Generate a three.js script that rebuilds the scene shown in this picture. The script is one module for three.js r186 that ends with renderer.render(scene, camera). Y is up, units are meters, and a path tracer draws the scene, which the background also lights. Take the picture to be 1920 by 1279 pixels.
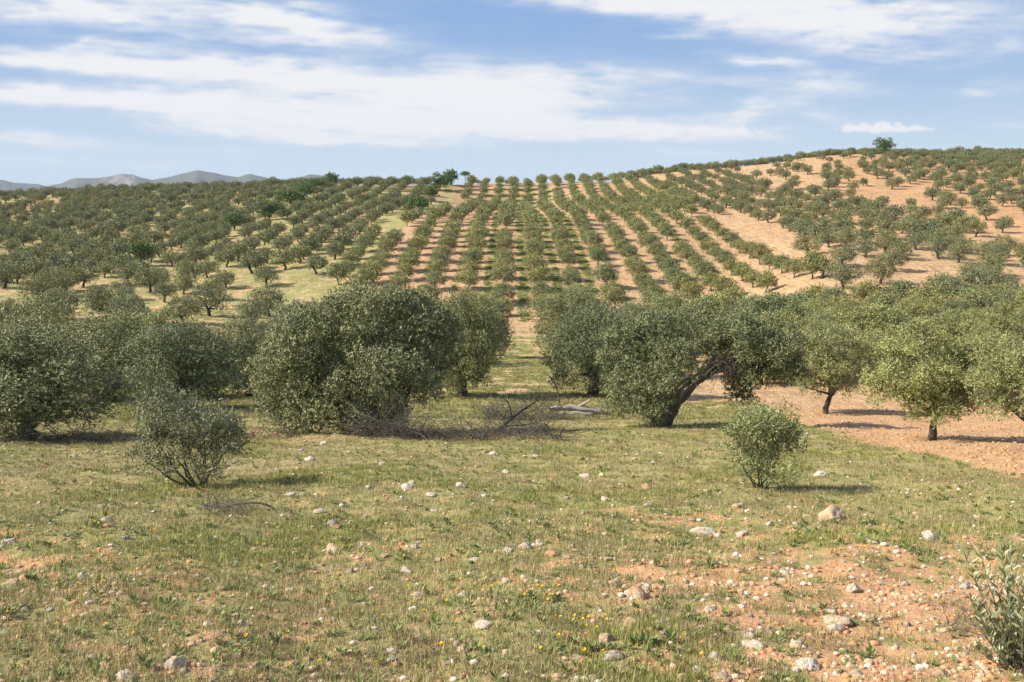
import * as THREE from 'three';
import { createNoise2D, createNoise3D } from 'simplex-noise';

// ---------------------------------------------------------------- camera, sky, sun, exposure
const scene = new THREE.Scene();
const PW = 1920, PH = 1279, F = 1900, HORIZON = 380, EYE = 1.7;
const PITCH = Math.atan((PH / 2 - HORIZON) / F);
const camera = new THREE.PerspectiveCamera(2 * Math.atan(PH / 2 / F) * 180 / Math.PI, PW / PH, 0.1, 40000);
camera.position.set(0, EYE, 0);
camera.rotation.set(-PITCH, 0, 0);

const EXPOSURE = 1.75;
const SUN_EL = 38 * Math.PI / 180, SUN_AZ = 5 * Math.PI / 180;      // from the left, a little behind the camera
const SUN = new THREE.Vector3(-Math.cos(SUN_EL) * Math.cos(SUN_AZ), Math.sin(SUN_EL), Math.cos(SUN_EL) * Math.sin(SUN_AZ));
const sun = new THREE.DirectionalLight(new THREE.Color(1, 0.915, 0.755), 5);
sun.name = 'sun';
sun.position.copy(SUN).multiplyScalar(400).add(new THREE.Vector3(0, 0, -200));
sun.target.position.set(0, 0, -200);
sun.castShadow = true;
sun.shadow.mapSize.set(4096, 4096);
Object.assign(sun.shadow.camera, { left: -330, right: 330, top: 330, bottom: -330, near: 1, far: 1200 });
scene.add(sun, sun.target);
scene.fog = new THREE.FogExp2(new THREE.Color(0.58, 0.72, 1.0), 0.00004);

const renderer = new THREE.WebGLRenderer({ antialias: true });
renderer.toneMapping = THREE.LinearToneMapping;
renderer.toneMappingExposure = EXPOSURE;
renderer.shadowMap.enabled = true;

// ---------------------------------------------------------------- random numbers and noise
function rng(seed) {
  let s = seed | 0;
  return () => { s = (s + 0x6d2b79f5) | 0; let t = Math.imul(s ^ (s >>> 15), 1 | s); t = (t + Math.imul(t ^ (t >>> 7), 61 | t)) ^ t; return ((t ^ (t >>> 14)) >>> 0) / 4294967296; };
}
const n2 = createNoise2D(rng(11)), n2b = createNoise2D(rng(12)), n3 = createNoise3D(rng(13));
const clamp = (x, a = 0, b = 1) => Math.min(b, Math.max(a, x));
const sm = (a, b, x) => { const t = clamp((x - a) / (b - a)); return t * t * (3 - 2 * t); };
const lerp = (a, b, t) => a + (b - a) * t;
function fbm(x, y, o = 4, noise = n2) { let s = 0, a = 0.5, t = 0; for (let i = 0; i < o; i++) { s += a * noise(x, y); t += a; a *= 0.5; x = x * 2.03 + 17.1; y = y * 2.03 - 9.7; } return s / t; }
const lin = (c) => { c /= 255; return c <= 0.04045 ? c / 12.92 : ((c + 0.055) / 1.055) ** 2.4; };
const srgb = (c) => 255 * (c <= 0.0031308 ? c * 12.92 : 1.055 * c ** (1 / 2.4) - 0.055);

// a view direction for a place in the photograph, and back
const CP = Math.cos(PITCH), SP = Math.sin(PITCH);
function ray(px, py) { const x = (px - PW / 2) / F, y = (PH / 2 - py) / F; return { u: x / (y * SP + CP), t: (y * CP - SP) / (y * SP + CP) }; }   // per metre of depth: sideways, upwards
function project(x, y, z) { const Y = y - EYE, yc = Y * CP - z * SP, zc = Y * SP + z * CP; return { px: PW / 2 + F * x / -zc, py: PH / 2 - F * yc / -zc, depth: -zc }; }

// ---------------------------------------------------------------- sky: air and clouds only
{
  const W = 4096, H = 2048, data = new Float32Array(W * H * 4);
  // long thin sheets of cirrus and a few small cumulus low in the sky: [x, y, half length, half height, tilt in degrees, density]
  const STREAKS = [
    [200, 12, 430, 48, 3, 0.95], [560, 48, 150, 34, 12, 0.75], [330, 78, 330, 16, -3, 0.3], [140, 84, 130, 9, -14, 0.3],
    [80, 112, 200, 17, 4, 0.9], [330, 126, 300, 25, 3, 0.95], [620, 150, 300, 30, 5, 1.0], [880, 186, 250, 36, 5, 0.95], [120, 182, 280, 20, 3, 1.1], [430, 205, 330, 34, 4, 1.15], [750, 222, 300, 34, 3, 1.1], [1010, 240, 270, 18, 2, 0.85], [560, 254, 280, 14, 4, 0.7], [700, 268, 190, 8, 1, 0.6],
    [70, 262, 170, 18, 4, 0.62], [190, 304, 250, 7, 2, 0.35], [420, 285, 160, 10, 3, 0.25],
    [1000, 148, 280, 40, 6, 0.55], [1120, 142, 190, 26, 0, 0.45], [930, 170, 130, 16, 6, 0.35],
    [1240, 245, 280, 17, 1, 0.7], [1400, 208, 90, 16, -16, 0.6], [1230, 224, 170, 10, -4, 0.4], [1540, 212, 120, 18, 8, 0.45], [1270, 284, 120, 10, 2, 0.3],
    [1300, 10, 330, 26, 3, 0.85], [1620, 24, 330, 48, 2, 0.95], [1560, 78, 190, 34, 10, 0.6], [1780, 100, 200, 18, -6, 0.35], [1290, 60, 120, 10, -6, 0.3],
    [1435, 112, 90, 13, 8, 0.7], [1565, 155, 95, 24, 3, 0.75], [1400, 158, 160, 14, 3, 0.4],
    [1870, 165, 100, 16, -5, 0.5], [1905, 234, 90, 9, 0, 0.35], [1120, 0, 260, 14, 3, 0.4],
  ].map(([x, y, a, b, t, k]) => [x, y, 1 / a, 1 / b, Math.cos(t * Math.PI / 180), Math.sin(t * Math.PI / 180), k]);
  const PUFFS = [[1645, 243, 88, 13], [1712, 243, 40, 7], [1365, 250, 66, 13], [1318, 246, 34, 12], [1232, 249, 38, 10], [1118, 254, 34, 8], [992, 259, 26, 7]];
  const zen = [lin(66), lin(106), lin(176)], top = [lin(141), lin(177), lin(224)], low = [lin(219), lin(235), lin(243)], white = [lin(243), lin(244), lin(246)];
  for (let r = 0; r < H; r++) {
    const el = ((r + 0.5) / H - 0.5) * Math.PI, e = el * 180 / Math.PI;
    for (let c = 0; c < W; c++) {
      const az = ((c + 0.5) / W - 0.5) * 2 * Math.PI, o = (r * W + c) * 4;
      data[o + 3] = 1;
      if (e < 0) { data[o] = 0.26; data[o + 1] = 0.22; data[o + 2] = 0.15; continue; }
      const x = Math.cos(az) * Math.cos(el), y = Math.sin(el), z = Math.sin(az) * Math.cos(el);
      const k1 = sm(0, 11, e) ** 0.8, k2 = sm(9, 62, e);
      const cs = x * SUN.x + y * SUN.y + z * SUN.z, glow = 0.35 * Math.pow(Math.max(0, cs), 6) * sm(0, 12, e);
      let col = [0, 1, 2].map((i) => lerp(lerp(low[i], top[i], k1), zen[i], k2));
      // clouds
      let dens = 0;
      const turn = Math.atan2(x, -z) * 180 / Math.PI;                   // degrees right of straight ahead
      const inside = sm(42, 32, Math.abs(turn)) * sm(17, 13, e);
      const pp = inside > 0 ? project(x * 1e4, y * 1e4 + EYE, z * 1e4) : null;
      const sx = turn * 0.05, sy = e * 0.2;
      const wisp = fbm(sx * 2.4 + 0.5 * fbm(sx * 2, sy * 2, 3), sy * 3.4 + 3 + sx * 0.35, 6), fine = fbm(sx * 7 + wisp, sy * 16 - sx * 2.4, 4, n2b);
      if (inside > 0) {
        let s = 0;
        const fib = fbm(pp.px / 170 + 0.8 * wisp, (pp.py - 0.07 * pp.px) / 11, 5, n2b);
        const wx = pp.px + 60 * fbm(pp.px / 210, pp.py / 70, 3, n2b), wy = pp.py + 11 * fbm(pp.px / 190 + 9, pp.py / 60, 4);
        for (const [bx, by, ia, ib, ct, st, k] of STREAKS) {
          const dx = wx - bx, dy = wy - by, a = (dx * ct + dy * st) * ia, b = (dy * ct - dx * st) * ib, q = a * a + b * b;
          if (q < 4) s += k * Math.exp(-q * 1.25);
        }
        s = Math.min(s, 1.25); let d = sm(-0.12, 1.08, s * 1.04 + Math.min(1, s * 1.4) * (0.5 * wisp + 0.16 * fine + 0.34 * fib) - 0.05 + 0.1 * wisp);
        for (const [bx, by, a, b] of PUFFS) {
          const lump = fbm(pp.px / 26 + bx, pp.py / 15, 4), dx = (pp.px - bx) / a, dy = (pp.py - by) / (pp.py > by ? b * 0.5 : b * 1.15), q = 1 - (dx * dx + dy * dy) + lump * (pp.py > by ? 0.5 : 1.0);
          d = Math.max(d, sm(0.1, 0.6, q));
        }
        dens += inside * d;
      }
      if (inside < 1) dens += (1 - inside) * clamp(0.5 * sm(-0.12, 0.5, fbm(sx * 1.1 + 0.4 * wisp, sy * (e > 25 ? 1 : 1.9) + sx * 0.2 + 7, 5) + 0.25 * fine) + 0.1);
      dens = clamp(dens);
      for (let i = 0; i < 3; i++) data[o + i] = lerp(col[i] + glow, white[i] * (1 + glow), dens) / EXPOSURE;
    }
  }
  const sky = new THREE.DataTexture(data, W, H, THREE.RGBAFormat, THREE.FloatType);
  sky.mapping = THREE.EquirectangularReflectionMapping;
  sky.magFilter = sky.minFilter = THREE.LinearFilter;
  sky.needsUpdate = true;
  scene.background = sky;
  scene.environment = sky;
}

// ---------------------------------------------------------------- the lie of the land
// ground seen along seven bearings: depth in metres and the height in the picture at which the ground lies there
const COLUMNS = [
  [-500, [[60, 734], [80, 694], [110, 655], [140, 612], [165, 578], [215, 510], [260, 462], [330, 420], [390, 396], [440, 382]]],
  [0, [[60, 732], [80, 690], [110, 650], [140, 608], [165, 572], [215, 500], [260, 456], [330, 409], [390, 383], [440, 370]]],
  [300, [[60, 732], [80, 690], [110, 650], [140, 606], [165, 570], [215, 495], [260, 450], [330, 402], [390, 373], [440, 359]]],
  [600, [[60, 730], [80, 690], [110, 655], [140, 617], [165, 568], [215, 480], [260, 432], [330, 389], [390, 362], [440, 348]]],
  [800, [[60, 730], [80, 689], [110, 660], [140, 628], [160, 588], [175, 543], [223, 456], [268, 412], [320, 396], [370, 383], [390, 372], [430, 347]]],
  [960, [[60, 730], [80, 689], [110, 660], [140, 628], [160, 588], [175, 543], [223, 456], [271, 409], [320, 403], [370, 398], [390, 388], [430, 346]]],
  [1120, [[60, 732], [80, 690], [110, 656], [140, 622], [160, 583], [175, 543], [223, 454], [271, 407], [320, 390], [370, 370], [390, 360], [430, 341]]],
  [1320, [[60, 735], [80, 692], [110, 650], [140, 610], [160, 575], [175, 545], [223, 455], [271, 403], [330, 365], [390, 334], [430, 317]]],
  [1600, [[60, 735], [80, 688], [110, 625], [135, 562], [165, 502], [205, 446], [260, 393], [330, 343], [390, 304], [430, 290]]],
  [1920, [[60, 742], [80, 692], [110, 625], [135, 564], [165, 507], [205, 450], [260, 395], [330, 343], [390, 312], [430, 297], [480, 288]]],
  [2400, [[60, 745], [80, 700], [110, 635], [135, 574], [165, 517], [205, 460], [260, 405], [330, 350], [390, 318], [430, 302], [480, 292]]],
];
const DMAX = 1400, PLAIN = -55;
const nearHeight = (d) => -0.176 * d;
function pchip(xs, ys) {
  const n = xs.length, h = [], s = [], m = new Array(n).fill(0);
  for (let i = 0; i < n - 1; i++) { h.push(xs[i + 1] - xs[i]); s.push((ys[i + 1] - ys[i]) / h[i]); }
  m[0] = s[0]; m[n - 1] = s[n - 2];
  for (let i = 1; i < n - 1; i++) if (s[i - 1] * s[i] > 0) { const a = 2 * h[i] + h[i - 1], b = h[i] + 2 * h[i - 1]; m[i] = (a + b) / (a / s[i - 1] + b / s[i]); }
  return (x) => {
    let i = 0; while (i < n - 2 && x > xs[i + 1]) i++;
    const t = clamp((x - xs[i]) / h[i]), t2 = t * t, t3 = t2 * t;
    return ys[i] * (2 * t3 - 3 * t2 + 1) + m[i] * h[i] * (t3 - 2 * t2 + t) + ys[i + 1] * (3 * t2 - 2 * t3) + m[i + 1] * h[i] * (t3 - t2);
  };
}
const PROFILE = COLUMNS.map(([px, pts]) => {
  const xs = [20, 30, 42], ys = xs.map(nearHeight);
  for (const [d, py] of pts) { xs.push(d); ys.push(EYE + ray(px, py).t * d); }
  const last = ys[ys.length - 1], at = xs[xs.length - 1];
  xs.push(at + 45, at + 110, at + 300, DMAX); ys.push(last + 0.6, last - 5, last - 28, PLAIN);
  const f = pchip(xs, ys), table = new Float32Array(DMAX + 2);
  for (let d = 0; d <= DMAX + 1; d++) table[d] = d < 20 ? nearHeight(d) : f(Math.min(d, DMAX));
  return { u: ray(px, 480).u, table };
});
function height(x, d) {
  let h;
  if (d < 28) h = nearHeight(d);
  else {
    const u = x / d, dd = Math.min(d, DMAX), i0 = Math.floor(dd), f = dd - i0;
    let k = 0; while (k < PROFILE.length - 2 && u > PROFILE[k + 1].u) k++;
    const A = PROFILE[k], B = PROFILE[k + 1], t = sm(A.u, B.u, u);
    h = lerp(lerp(A.table[i0], A.table[i0 + 1], f), lerp(B.table[i0], B.table[i0 + 1], f), t);
  }
  const far = sm(30, 150, d);
  return h + 0.045 * n2(x * 0.9, d * 0.9) * (1 - 0.6 * far) + 0.09 * n2(x * 0.21, d * 0.21) * sm(2, 10, d) + far * (0.35 * n2(x * 0.035, d * 0.035) + 0.1 * n2b(x * 0.12, d * 0.12));
}
// where the line of sight through a place in the photograph meets the ground
function ground(px, py) {
  const { u, t } = ray(px, py);
  let a = 1, b = 1;
  for (let d = 1; d < 900; d += d < 60 ? 0.25 : 1) { if (EYE + t * d < height(u * d, d)) { b = d; break; } a = d; b = d; }
  for (let i = 0; i < 24; i++) { const m = (a + b) / 2; if (EYE + t * m < height(u * m, m)) b = m; else a = m; }
  return { x: u * b, d: b, y: height(u * b, b) };
}
const pxSize = (d) => d / F / CP;                                       // metres per pixel of the photograph at a depth, about

// ---------------------------------------------------------------- what covers the ground
const C_TAN = [0.40, 0.25, 0.13], C_ORANGE = [0.43, 0.245, 0.115], C_PALE = [0.43, 0.29, 0.16], C_RED = [0.40, 0.225, 0.125], C_GREEN = [0.225, 0.222, 0.064], C_DRY = [0.33, 0.272, 0.125], C_OLIVE = [0.24, 0.225, 0.095];
const mix3 = (a, b, t) => [lerp(a[0], b[0], t), lerp(a[1], b[1], t), lerp(a[2], b[2], t)];
const ROW0 = -1.4, ROW = 6, STEP = 8.3;
// the far edge of the meadow, where the ploughed track begins on the right
const EDGE = [[2600, 1110], [2200, 985], [1920, 908], [1800, 874], [1700, 852], [1600, 824], [1500, 800], [1440, 768], [1370, 742], [1300, 722]].map(([a, b]) => ground(a, b));
function beyondEdge(x, d) {                                              // metres past the edge, negative on the meadow
  let best = 1e9, side = -1;
  for (let i = 0; i < EDGE.length - 1; i++) {
    const A = EDGE[i], B = EDGE[i + 1], ex = B.x - A.x, ed = B.d - A.d, t = clamp(((x - A.x) * ex + (d - A.d) * ed) / (ex * ex + ed * ed));
    const q = Math.hypot(x - A.x - t * ex, d - A.d - t * ed);
    if (q < best) { best = q; side = (ex * (d - A.d) - ed * (x - A.x)) < 0 ? 1 : -1; }
  }
  return best * side;
}
// bare patches seen in the photograph: [px, py, reach in px across, in px up]
const BARE = [[60, 388, 110, 16, 1], [130, 380, 60, 12, 1], [345, 492, 40, 10, 0.9], [230, 503, 60, 9, 0.8], [620, 440, 60, 10, 0.8], [560, 470, 50, 8, 0.7], [800, 372, 26, 24, 0.9], [170, 595, 60, 6, 0.6], [690, 395, 60, 10, 0.7], [430, 455, 30, 6, 0.5], [1240, 335, 45, 9, 1], [1470, 306, 110, 12, 1.2]].map(([a, b, ra, rb, k]) => {
  const g = ground(a, b), e = ground(a, b - rb), f = ground(a, b + rb);
  return [g.x, g.d, ra * pxSize(g.d), Math.max(6, Math.abs(e.d - f.d) / 2), k];
});
const blotch = (x, d) => { let s = 0; for (const [bx, bd, rx, rd, k] of BARE) { const a = (x - bx) / rx, b = (d - bd) / rd, q = a * a + b * b; if (q < 4) s = Math.max(s, k * Math.exp(-q)); } return s; };
function inRows(x, d) { return sm(148, 156, d) * sm(-33 + 0.02 * d, -29 + 0.02 * d, x) * sm(62, 52, x - 0.02 * d); }
// 0 = overgrown, 1 = bare soil; and the colour of the soil and of the growth there
function cover(x, d) {
  const u = x / Math.max(d, 20), big = fbm(x * 0.05, d * 0.05, 3), mid = fbm(x * 0.25 + 5, d * 0.25, 3, n2b), fine = fbm(x * 1.6, d * 1.6, 3);
  let bare, soil = C_TAN, green = C_OLIVE;
  if (d < 60) {
    const e = beyondEdge(x, d), past = sm(-0.5, 0.6, e + 0.7 * mid + 0.3 * fine);
    const patch = 0.44 * sm(-0.4, 2.6, x) * sm(13.5, 8, d) + 0.18 * sm(12, 6.5, d) + 0.42 * Math.exp(-(((d - 30) / 3.2) ** 2) - (((x + 4.5) / 6.5) ** 2));
    const meadow = clamp(0.1 + patch + 0.32 * mid + 0.14 * big + 0.44 * fine);
    bare = lerp(meadow, clamp(0.88 + 0.3 * mid - 0.5 * sm(0.15, 0.5, mid + big * 0.6 - 0.1)), past);
    soil = mix3(mix3(C_RED, C_ORANGE, clamp(0.5 + big)), mix3(C_TAN, C_ORANGE, clamp(0.4 + 0.8 * mid)), past * 0.85);
    green = mix3(C_DRY, C_GREEN, clamp(0.45 + 0.7 * big + 0.4 * mid));
    if (d > 44) { const t = sm(44, 60, d); const f = farCover(x, d, u, big, mid, fine); bare = lerp(bare, f[0], t * (past > 0.5 ? 0.3 : 1)); soil = mix3(soil, f[1], t); green = mix3(green, f[2], t); }
  } else [bare, soil, green] = farCover(x, d, u, big, mid, fine);
  return [bare, soil, green, fine, mid];
}
function farCover(x, d, u, big, mid, fine) {
  const right = sm(0.13, 0.2, u + 0.03 * big), left = sm(-0.02, -0.1, u);
  let bare = 0.3 + 0.75 * mid + 0.35 * big;
  bare = lerp(bare, 0.8 + 0.4 * mid + 0.1 * big, right);
  bare = lerp(bare, 0.28 + 0.55 * mid + 0.45 * big, left);
  let soil = mix3(C_TAN, C_PALE, clamp(0.4 + 0.8 * mid)), green = mix3(C_GREEN, C_DRY, clamp(0.45 + 0.9 * mid));
  const orange = sm(0.24, 0.36, u + 0.06 * big) * sm(190, 230, d);
  soil = mix3(soil, C_ORANGE, 0.75 * orange); soil = mix3(soil, C_RED, 0.25 * left);
  bare = lerp(bare, 0.95 + 0.2 * mid, orange);
  const track = sm(136, 146, d + 3 * mid) * sm(168, 150, d) * sm(-0.05, 0, u);   // the ploughed strip at the foot of the rows
  bare = lerp(bare, 0.95, track);
  const r = inRows(x, d);
  if (r > 0) {
    const f = (x - ROW0) / ROW - Math.floor((x - ROW0) / ROW), k = Math.floor((x - ROW0) / ROW);
    const lush = k < -1 ? 0.65 : k < 3 ? 1.1 : k < 7 ? 0.85 : 0.25, at = k < 3 ? 0.56 : 0.36;
    const strip = Math.exp(-(((f - at) / 0.19) ** 2)) * lush * clamp(0.85 + 0.8 * mid + 0.5 * big) + 0.25 * sm(270, 380, d) * (k > -2 ? 1 : 0);
    bare = lerp(bare, clamp(1.08 - 1.15 * strip + 0.3 * fine), r);
    green = mix3(green, C_GREEN, r * 0.8); soil = mix3(soil, mix3(C_TAN, [0.42, 0.262, 0.148], 0.6), r * (k < 3 ? 0.9 : 0.4));
  }
  const crust = 1 + 0.2 * mid + 0.16 * fine + 0.2 * n2(x * 1.1 + 3, d * 0.07) * right; soil = [soil[0] * crust, soil[1] * crust, soil[2] * crust];
  const b = blotch(x, d); bare = Math.max(bare, b * 1.15 + 0.3 * mid * b);
  return [clamp(bare), soil, green];
}
function groundTexture(W, H, x0, x1, d0, d1, strength) {
  const data = new Uint8Array(W * H * 4), r = rng(5);
  for (let j = 0; j < H; j++) for (let i = 0; i < W; i++) {
    const x = lerp(x0, x1, (i + 0.5) / W), d = lerp(d0, d1, (j + 0.5) / H), [bare, soil, green, fine] = cover(x, d);
    const edge = sm(0.36, 0.64, bare + 0.16 * fine + 0.3 * (r() - 0.5));
    const grain = 1 + strength * ((r() - 0.5) * 0.5 + 0.28 * fine), c = mix3(green, soil, edge), o = (j * W + i) * 4;
    for (let k = 0; k < 3; k++) data[o + k] = clamp(srgb(clamp(c[k] * grain, 0, 0.8)), 0, 255);
    data[o + 3] = 255;
  }
  const t = new THREE.DataTexture(data, W, H);
  t.colorSpace = THREE.SRGBColorSpace; t.magFilter = t.minFilter = THREE.LinearFilter; t.needsUpdate = true;
  return t;
}
function noiseTile(n, seed, scale) {                                    // a wrapping grain for relief
  const data = new Uint8Array(n * n * 4), R = scale / (2 * Math.PI), noise = createNoise3D(rng(seed)), other = createNoise3D(rng(seed + 1));
  for (let j = 0; j < n; j++) for (let i = 0; i < n; i++) {
    const a = i / n * 2 * Math.PI, b = j / n * 2 * Math.PI; let s = 0, k = 0.5;
    for (let o = 1; o <= 8; o *= 2, k *= 0.6) s += k * (noise(Math.cos(a) * R * o, Math.sin(a) * R * o, Math.cos(b) * R * o) + other(Math.sin(b) * R * o, Math.cos(b) * R * o, Math.sin(a) * R * o));
    const v = clamp(128 + 90 * s, 0, 255), q = (j * n + i) * 4; data[q] = data[q + 1] = data[q + 2] = v; data[q + 3] = 255;
  }
  const t = new THREE.DataTexture(data, n, n);
  t.wrapS = t.wrapT = THREE.RepeatWrapping; t.magFilter = t.minFilter = THREE.LinearFilter; t.needsUpdate = true;
  return t;
}
const GRAIN = noiseTile(512, 21, 9);
function groundSheet(name, rows, x0, x1, d0, d1, W, H, relief, metres) {
  const N = 420, U = 0.8, pos = [], uv = [], index = [];
  for (const d of rows) for (let i = 0; i <= N; i++) {
    const x = lerp(-U, U, i / N) * Math.max(d, 22);
    pos.push(x, height(x, d), -d); uv.push((x - x0) / (x1 - x0), (d - d0) / (d1 - d0));
  }
  for (let j = 0; j < rows.length - 1; j++) for (let i = 0; i < N; i++) { const a = j * (N + 1) + i, b = a + N + 1; index.push(a, a + 1, b + 1, a, b + 1, b); }
  const g = new THREE.BufferGeometry();
  g.setAttribute('position', new THREE.Float32BufferAttribute(pos, 3)); g.setAttribute('uv', new THREE.Float32BufferAttribute(uv, 2)); g.setIndex(index); g.computeVertexNormals();
  const bump = GRAIN.clone(); bump.repeat.set((x1 - x0) / metres, (d1 - d0) / metres); bump.needsUpdate = true;
  const m = new THREE.Mesh(g, new THREE.MeshStandardMaterial({ map: groundTexture(W, H, x0, x1, d0, d1, 0.5), roughness: 0.96, bumpMap: bump, bumpScale: relief }));
  m.name = name; m.userData.kind = 'structure'; m.receiveShadow = m.castShadow = true;
  scene.add(m);
  return m;
}
const steps = (a, b, f) => { const out = [a]; while (out[out.length - 1] < b) out.push(Math.min(b, out[out.length - 1] + f(out[out.length - 1]))); return out; };
groundSheet('meadow_ground', steps(-9, 44, () => 0.2), -36, 36, -9, 44, 2048, 1536, 0.03, 1.6);
groundSheet('valley_ground', steps(44, 150, (d) => 0.5 + (d - 44) * 0.006), -120, 120, 44, 150, 2048, 1024, 0.09, 4);
groundSheet('hillside_ground', steps(150, 900, (d) => (d < 460 ? 1.2 : 12)), -300, 300, 150, 480, 2048, 1536, 0.22, 11);
{ // the plain far beyond the ridge, reaching the horizon
  const g = new THREE.PlaneGeometry(60000, 60000, 8, 8).rotateX(-Math.PI / 2), m = new THREE.Mesh(g, new THREE.MeshStandardMaterial({ color: new THREE.Color(0.24, 0.22, 0.12), roughness: 1 }));
  m.position.set(0, PLAIN + 2.5, -8000); m.name = 'plain'; m.userData.kind = 'structure'; m.receiveShadow = true; scene.add(m);
}

// ---------------------------------------------------------------- far mountains
{
  // the skyline of the range, left to right, in the photograph
  const line = [[-900, 338], [-500, 345], [-250, 330], [-100, 345], [0, 337], [30, 343], [70, 345], [85, 349], [110, 345], [140, 334], [180, 334], [205, 331], [222, 326], [245, 327], [270, 334], [285, 337], [310, 333], [345, 325], [370, 319], [395, 323], [430, 330], [445, 332], [468, 326], [490, 331], [520, 338], [560, 333], [582, 327], [605, 329], [640, 336], [760, 348], [1000, 352]];
  const D = 9000, A = line.map(([px, py]) => { const q = ray(px, py); return [q.u * D, EYE + q.t * D]; });
  const crest = (x) => { let i = 0; while (i < A.length - 2 && x > A[i + 1][0]) i++; const t = clamp((x - A[i][0]) / (A[i + 1][0] - A[i][0])); return lerp(A[i][1], A[i + 1][1], sm(0, 1, t) * 0.6 + t * 0.4); };
  const NX = 420, NZ = 40, pos = [], col = [], index = [], xa = A[0][0], xb = A[A.length - 1][0];
  for (let j = 0; j <= NZ; j++) for (let i = 0; i <= NX; i++) {
    const v = j / NZ * 2 - 1, x0 = lerp(xa, xb, i / NX), z = v * 1500, x = x0 * (1 + z / D), spur = n2(x0 * 0.004, z * 0.0012 + 4);
    const fall = Math.pow(1 - Math.abs(v), 1.15) * (1 + 0.22 * spur * Math.abs(v) * 2), c = crest(x0) - PLAIN;
    const y = PLAIN + c * clamp(fall, 0, 1.02) + (1 - Math.abs(v)) * Math.abs(v) * 46 * fbm(x0 * 0.006, z * 0.004, 4);
    pos.push(x, Math.abs(v) > 0.99 ? PLAIN - 30 : y, -D - z);
    const rock = sm(0.0, 0.5, fbm(x0 * 0.006, z * 0.006 + 3, 4) + 0.9 * Math.exp(-(((x0 + 3430) / 150) ** 2)) - 0.35);
    const c3 = mix3([0.075, 0.085, 0.05], [0.2, 0.175, 0.15], rock); col.push(...c3);
  }
  for (let j = 0; j < NZ; j++) for (let i = 0; i < NX; i++) { const a = j * (NX + 1) + i, b = a + NX + 1; index.push(a, a + 1, b + 1, a, b + 1, b); }
  const g = new THREE.BufferGeometry();
  g.setAttribute('position', new THREE.Float32BufferAttribute(pos, 3)); g.setAttribute('color', new THREE.Float32BufferAttribute(col, 3)); g.setIndex(index); g.computeVertexNormals();
  const m = new THREE.Mesh(g, new THREE.MeshStandardMaterial({ vertexColors: true, roughness: 1 }));
  m.name = 'mountains'; m.userData.kind = 'structure'; m.castShadow = m.receiveShadow = true; scene.add(m);
}
console.log('land built');

// ---------------------------------------------------------------- helpers for things
const taken = new Map();
function numbered(name) { const k = taken.get(name) ?? 0; taken.set(name, k + 1); return k ? name + '_' + String(k).padStart(3, '0') : name; }
function thing(name, label, category, group) {
  const o = new THREE.Group(); o.name = numbered(name); o.userData = { label, category }; if (group) o.userData.group = group;
  scene.add(o); return o;
}
function part(name, geometry, material, parent, kind) {
  const m = new THREE.Mesh(geometry, material); m.name = name; m.castShadow = m.receiveShadow = true; if (kind) m.userData.kind = kind;
  parent.add(m); return m;
}
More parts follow.
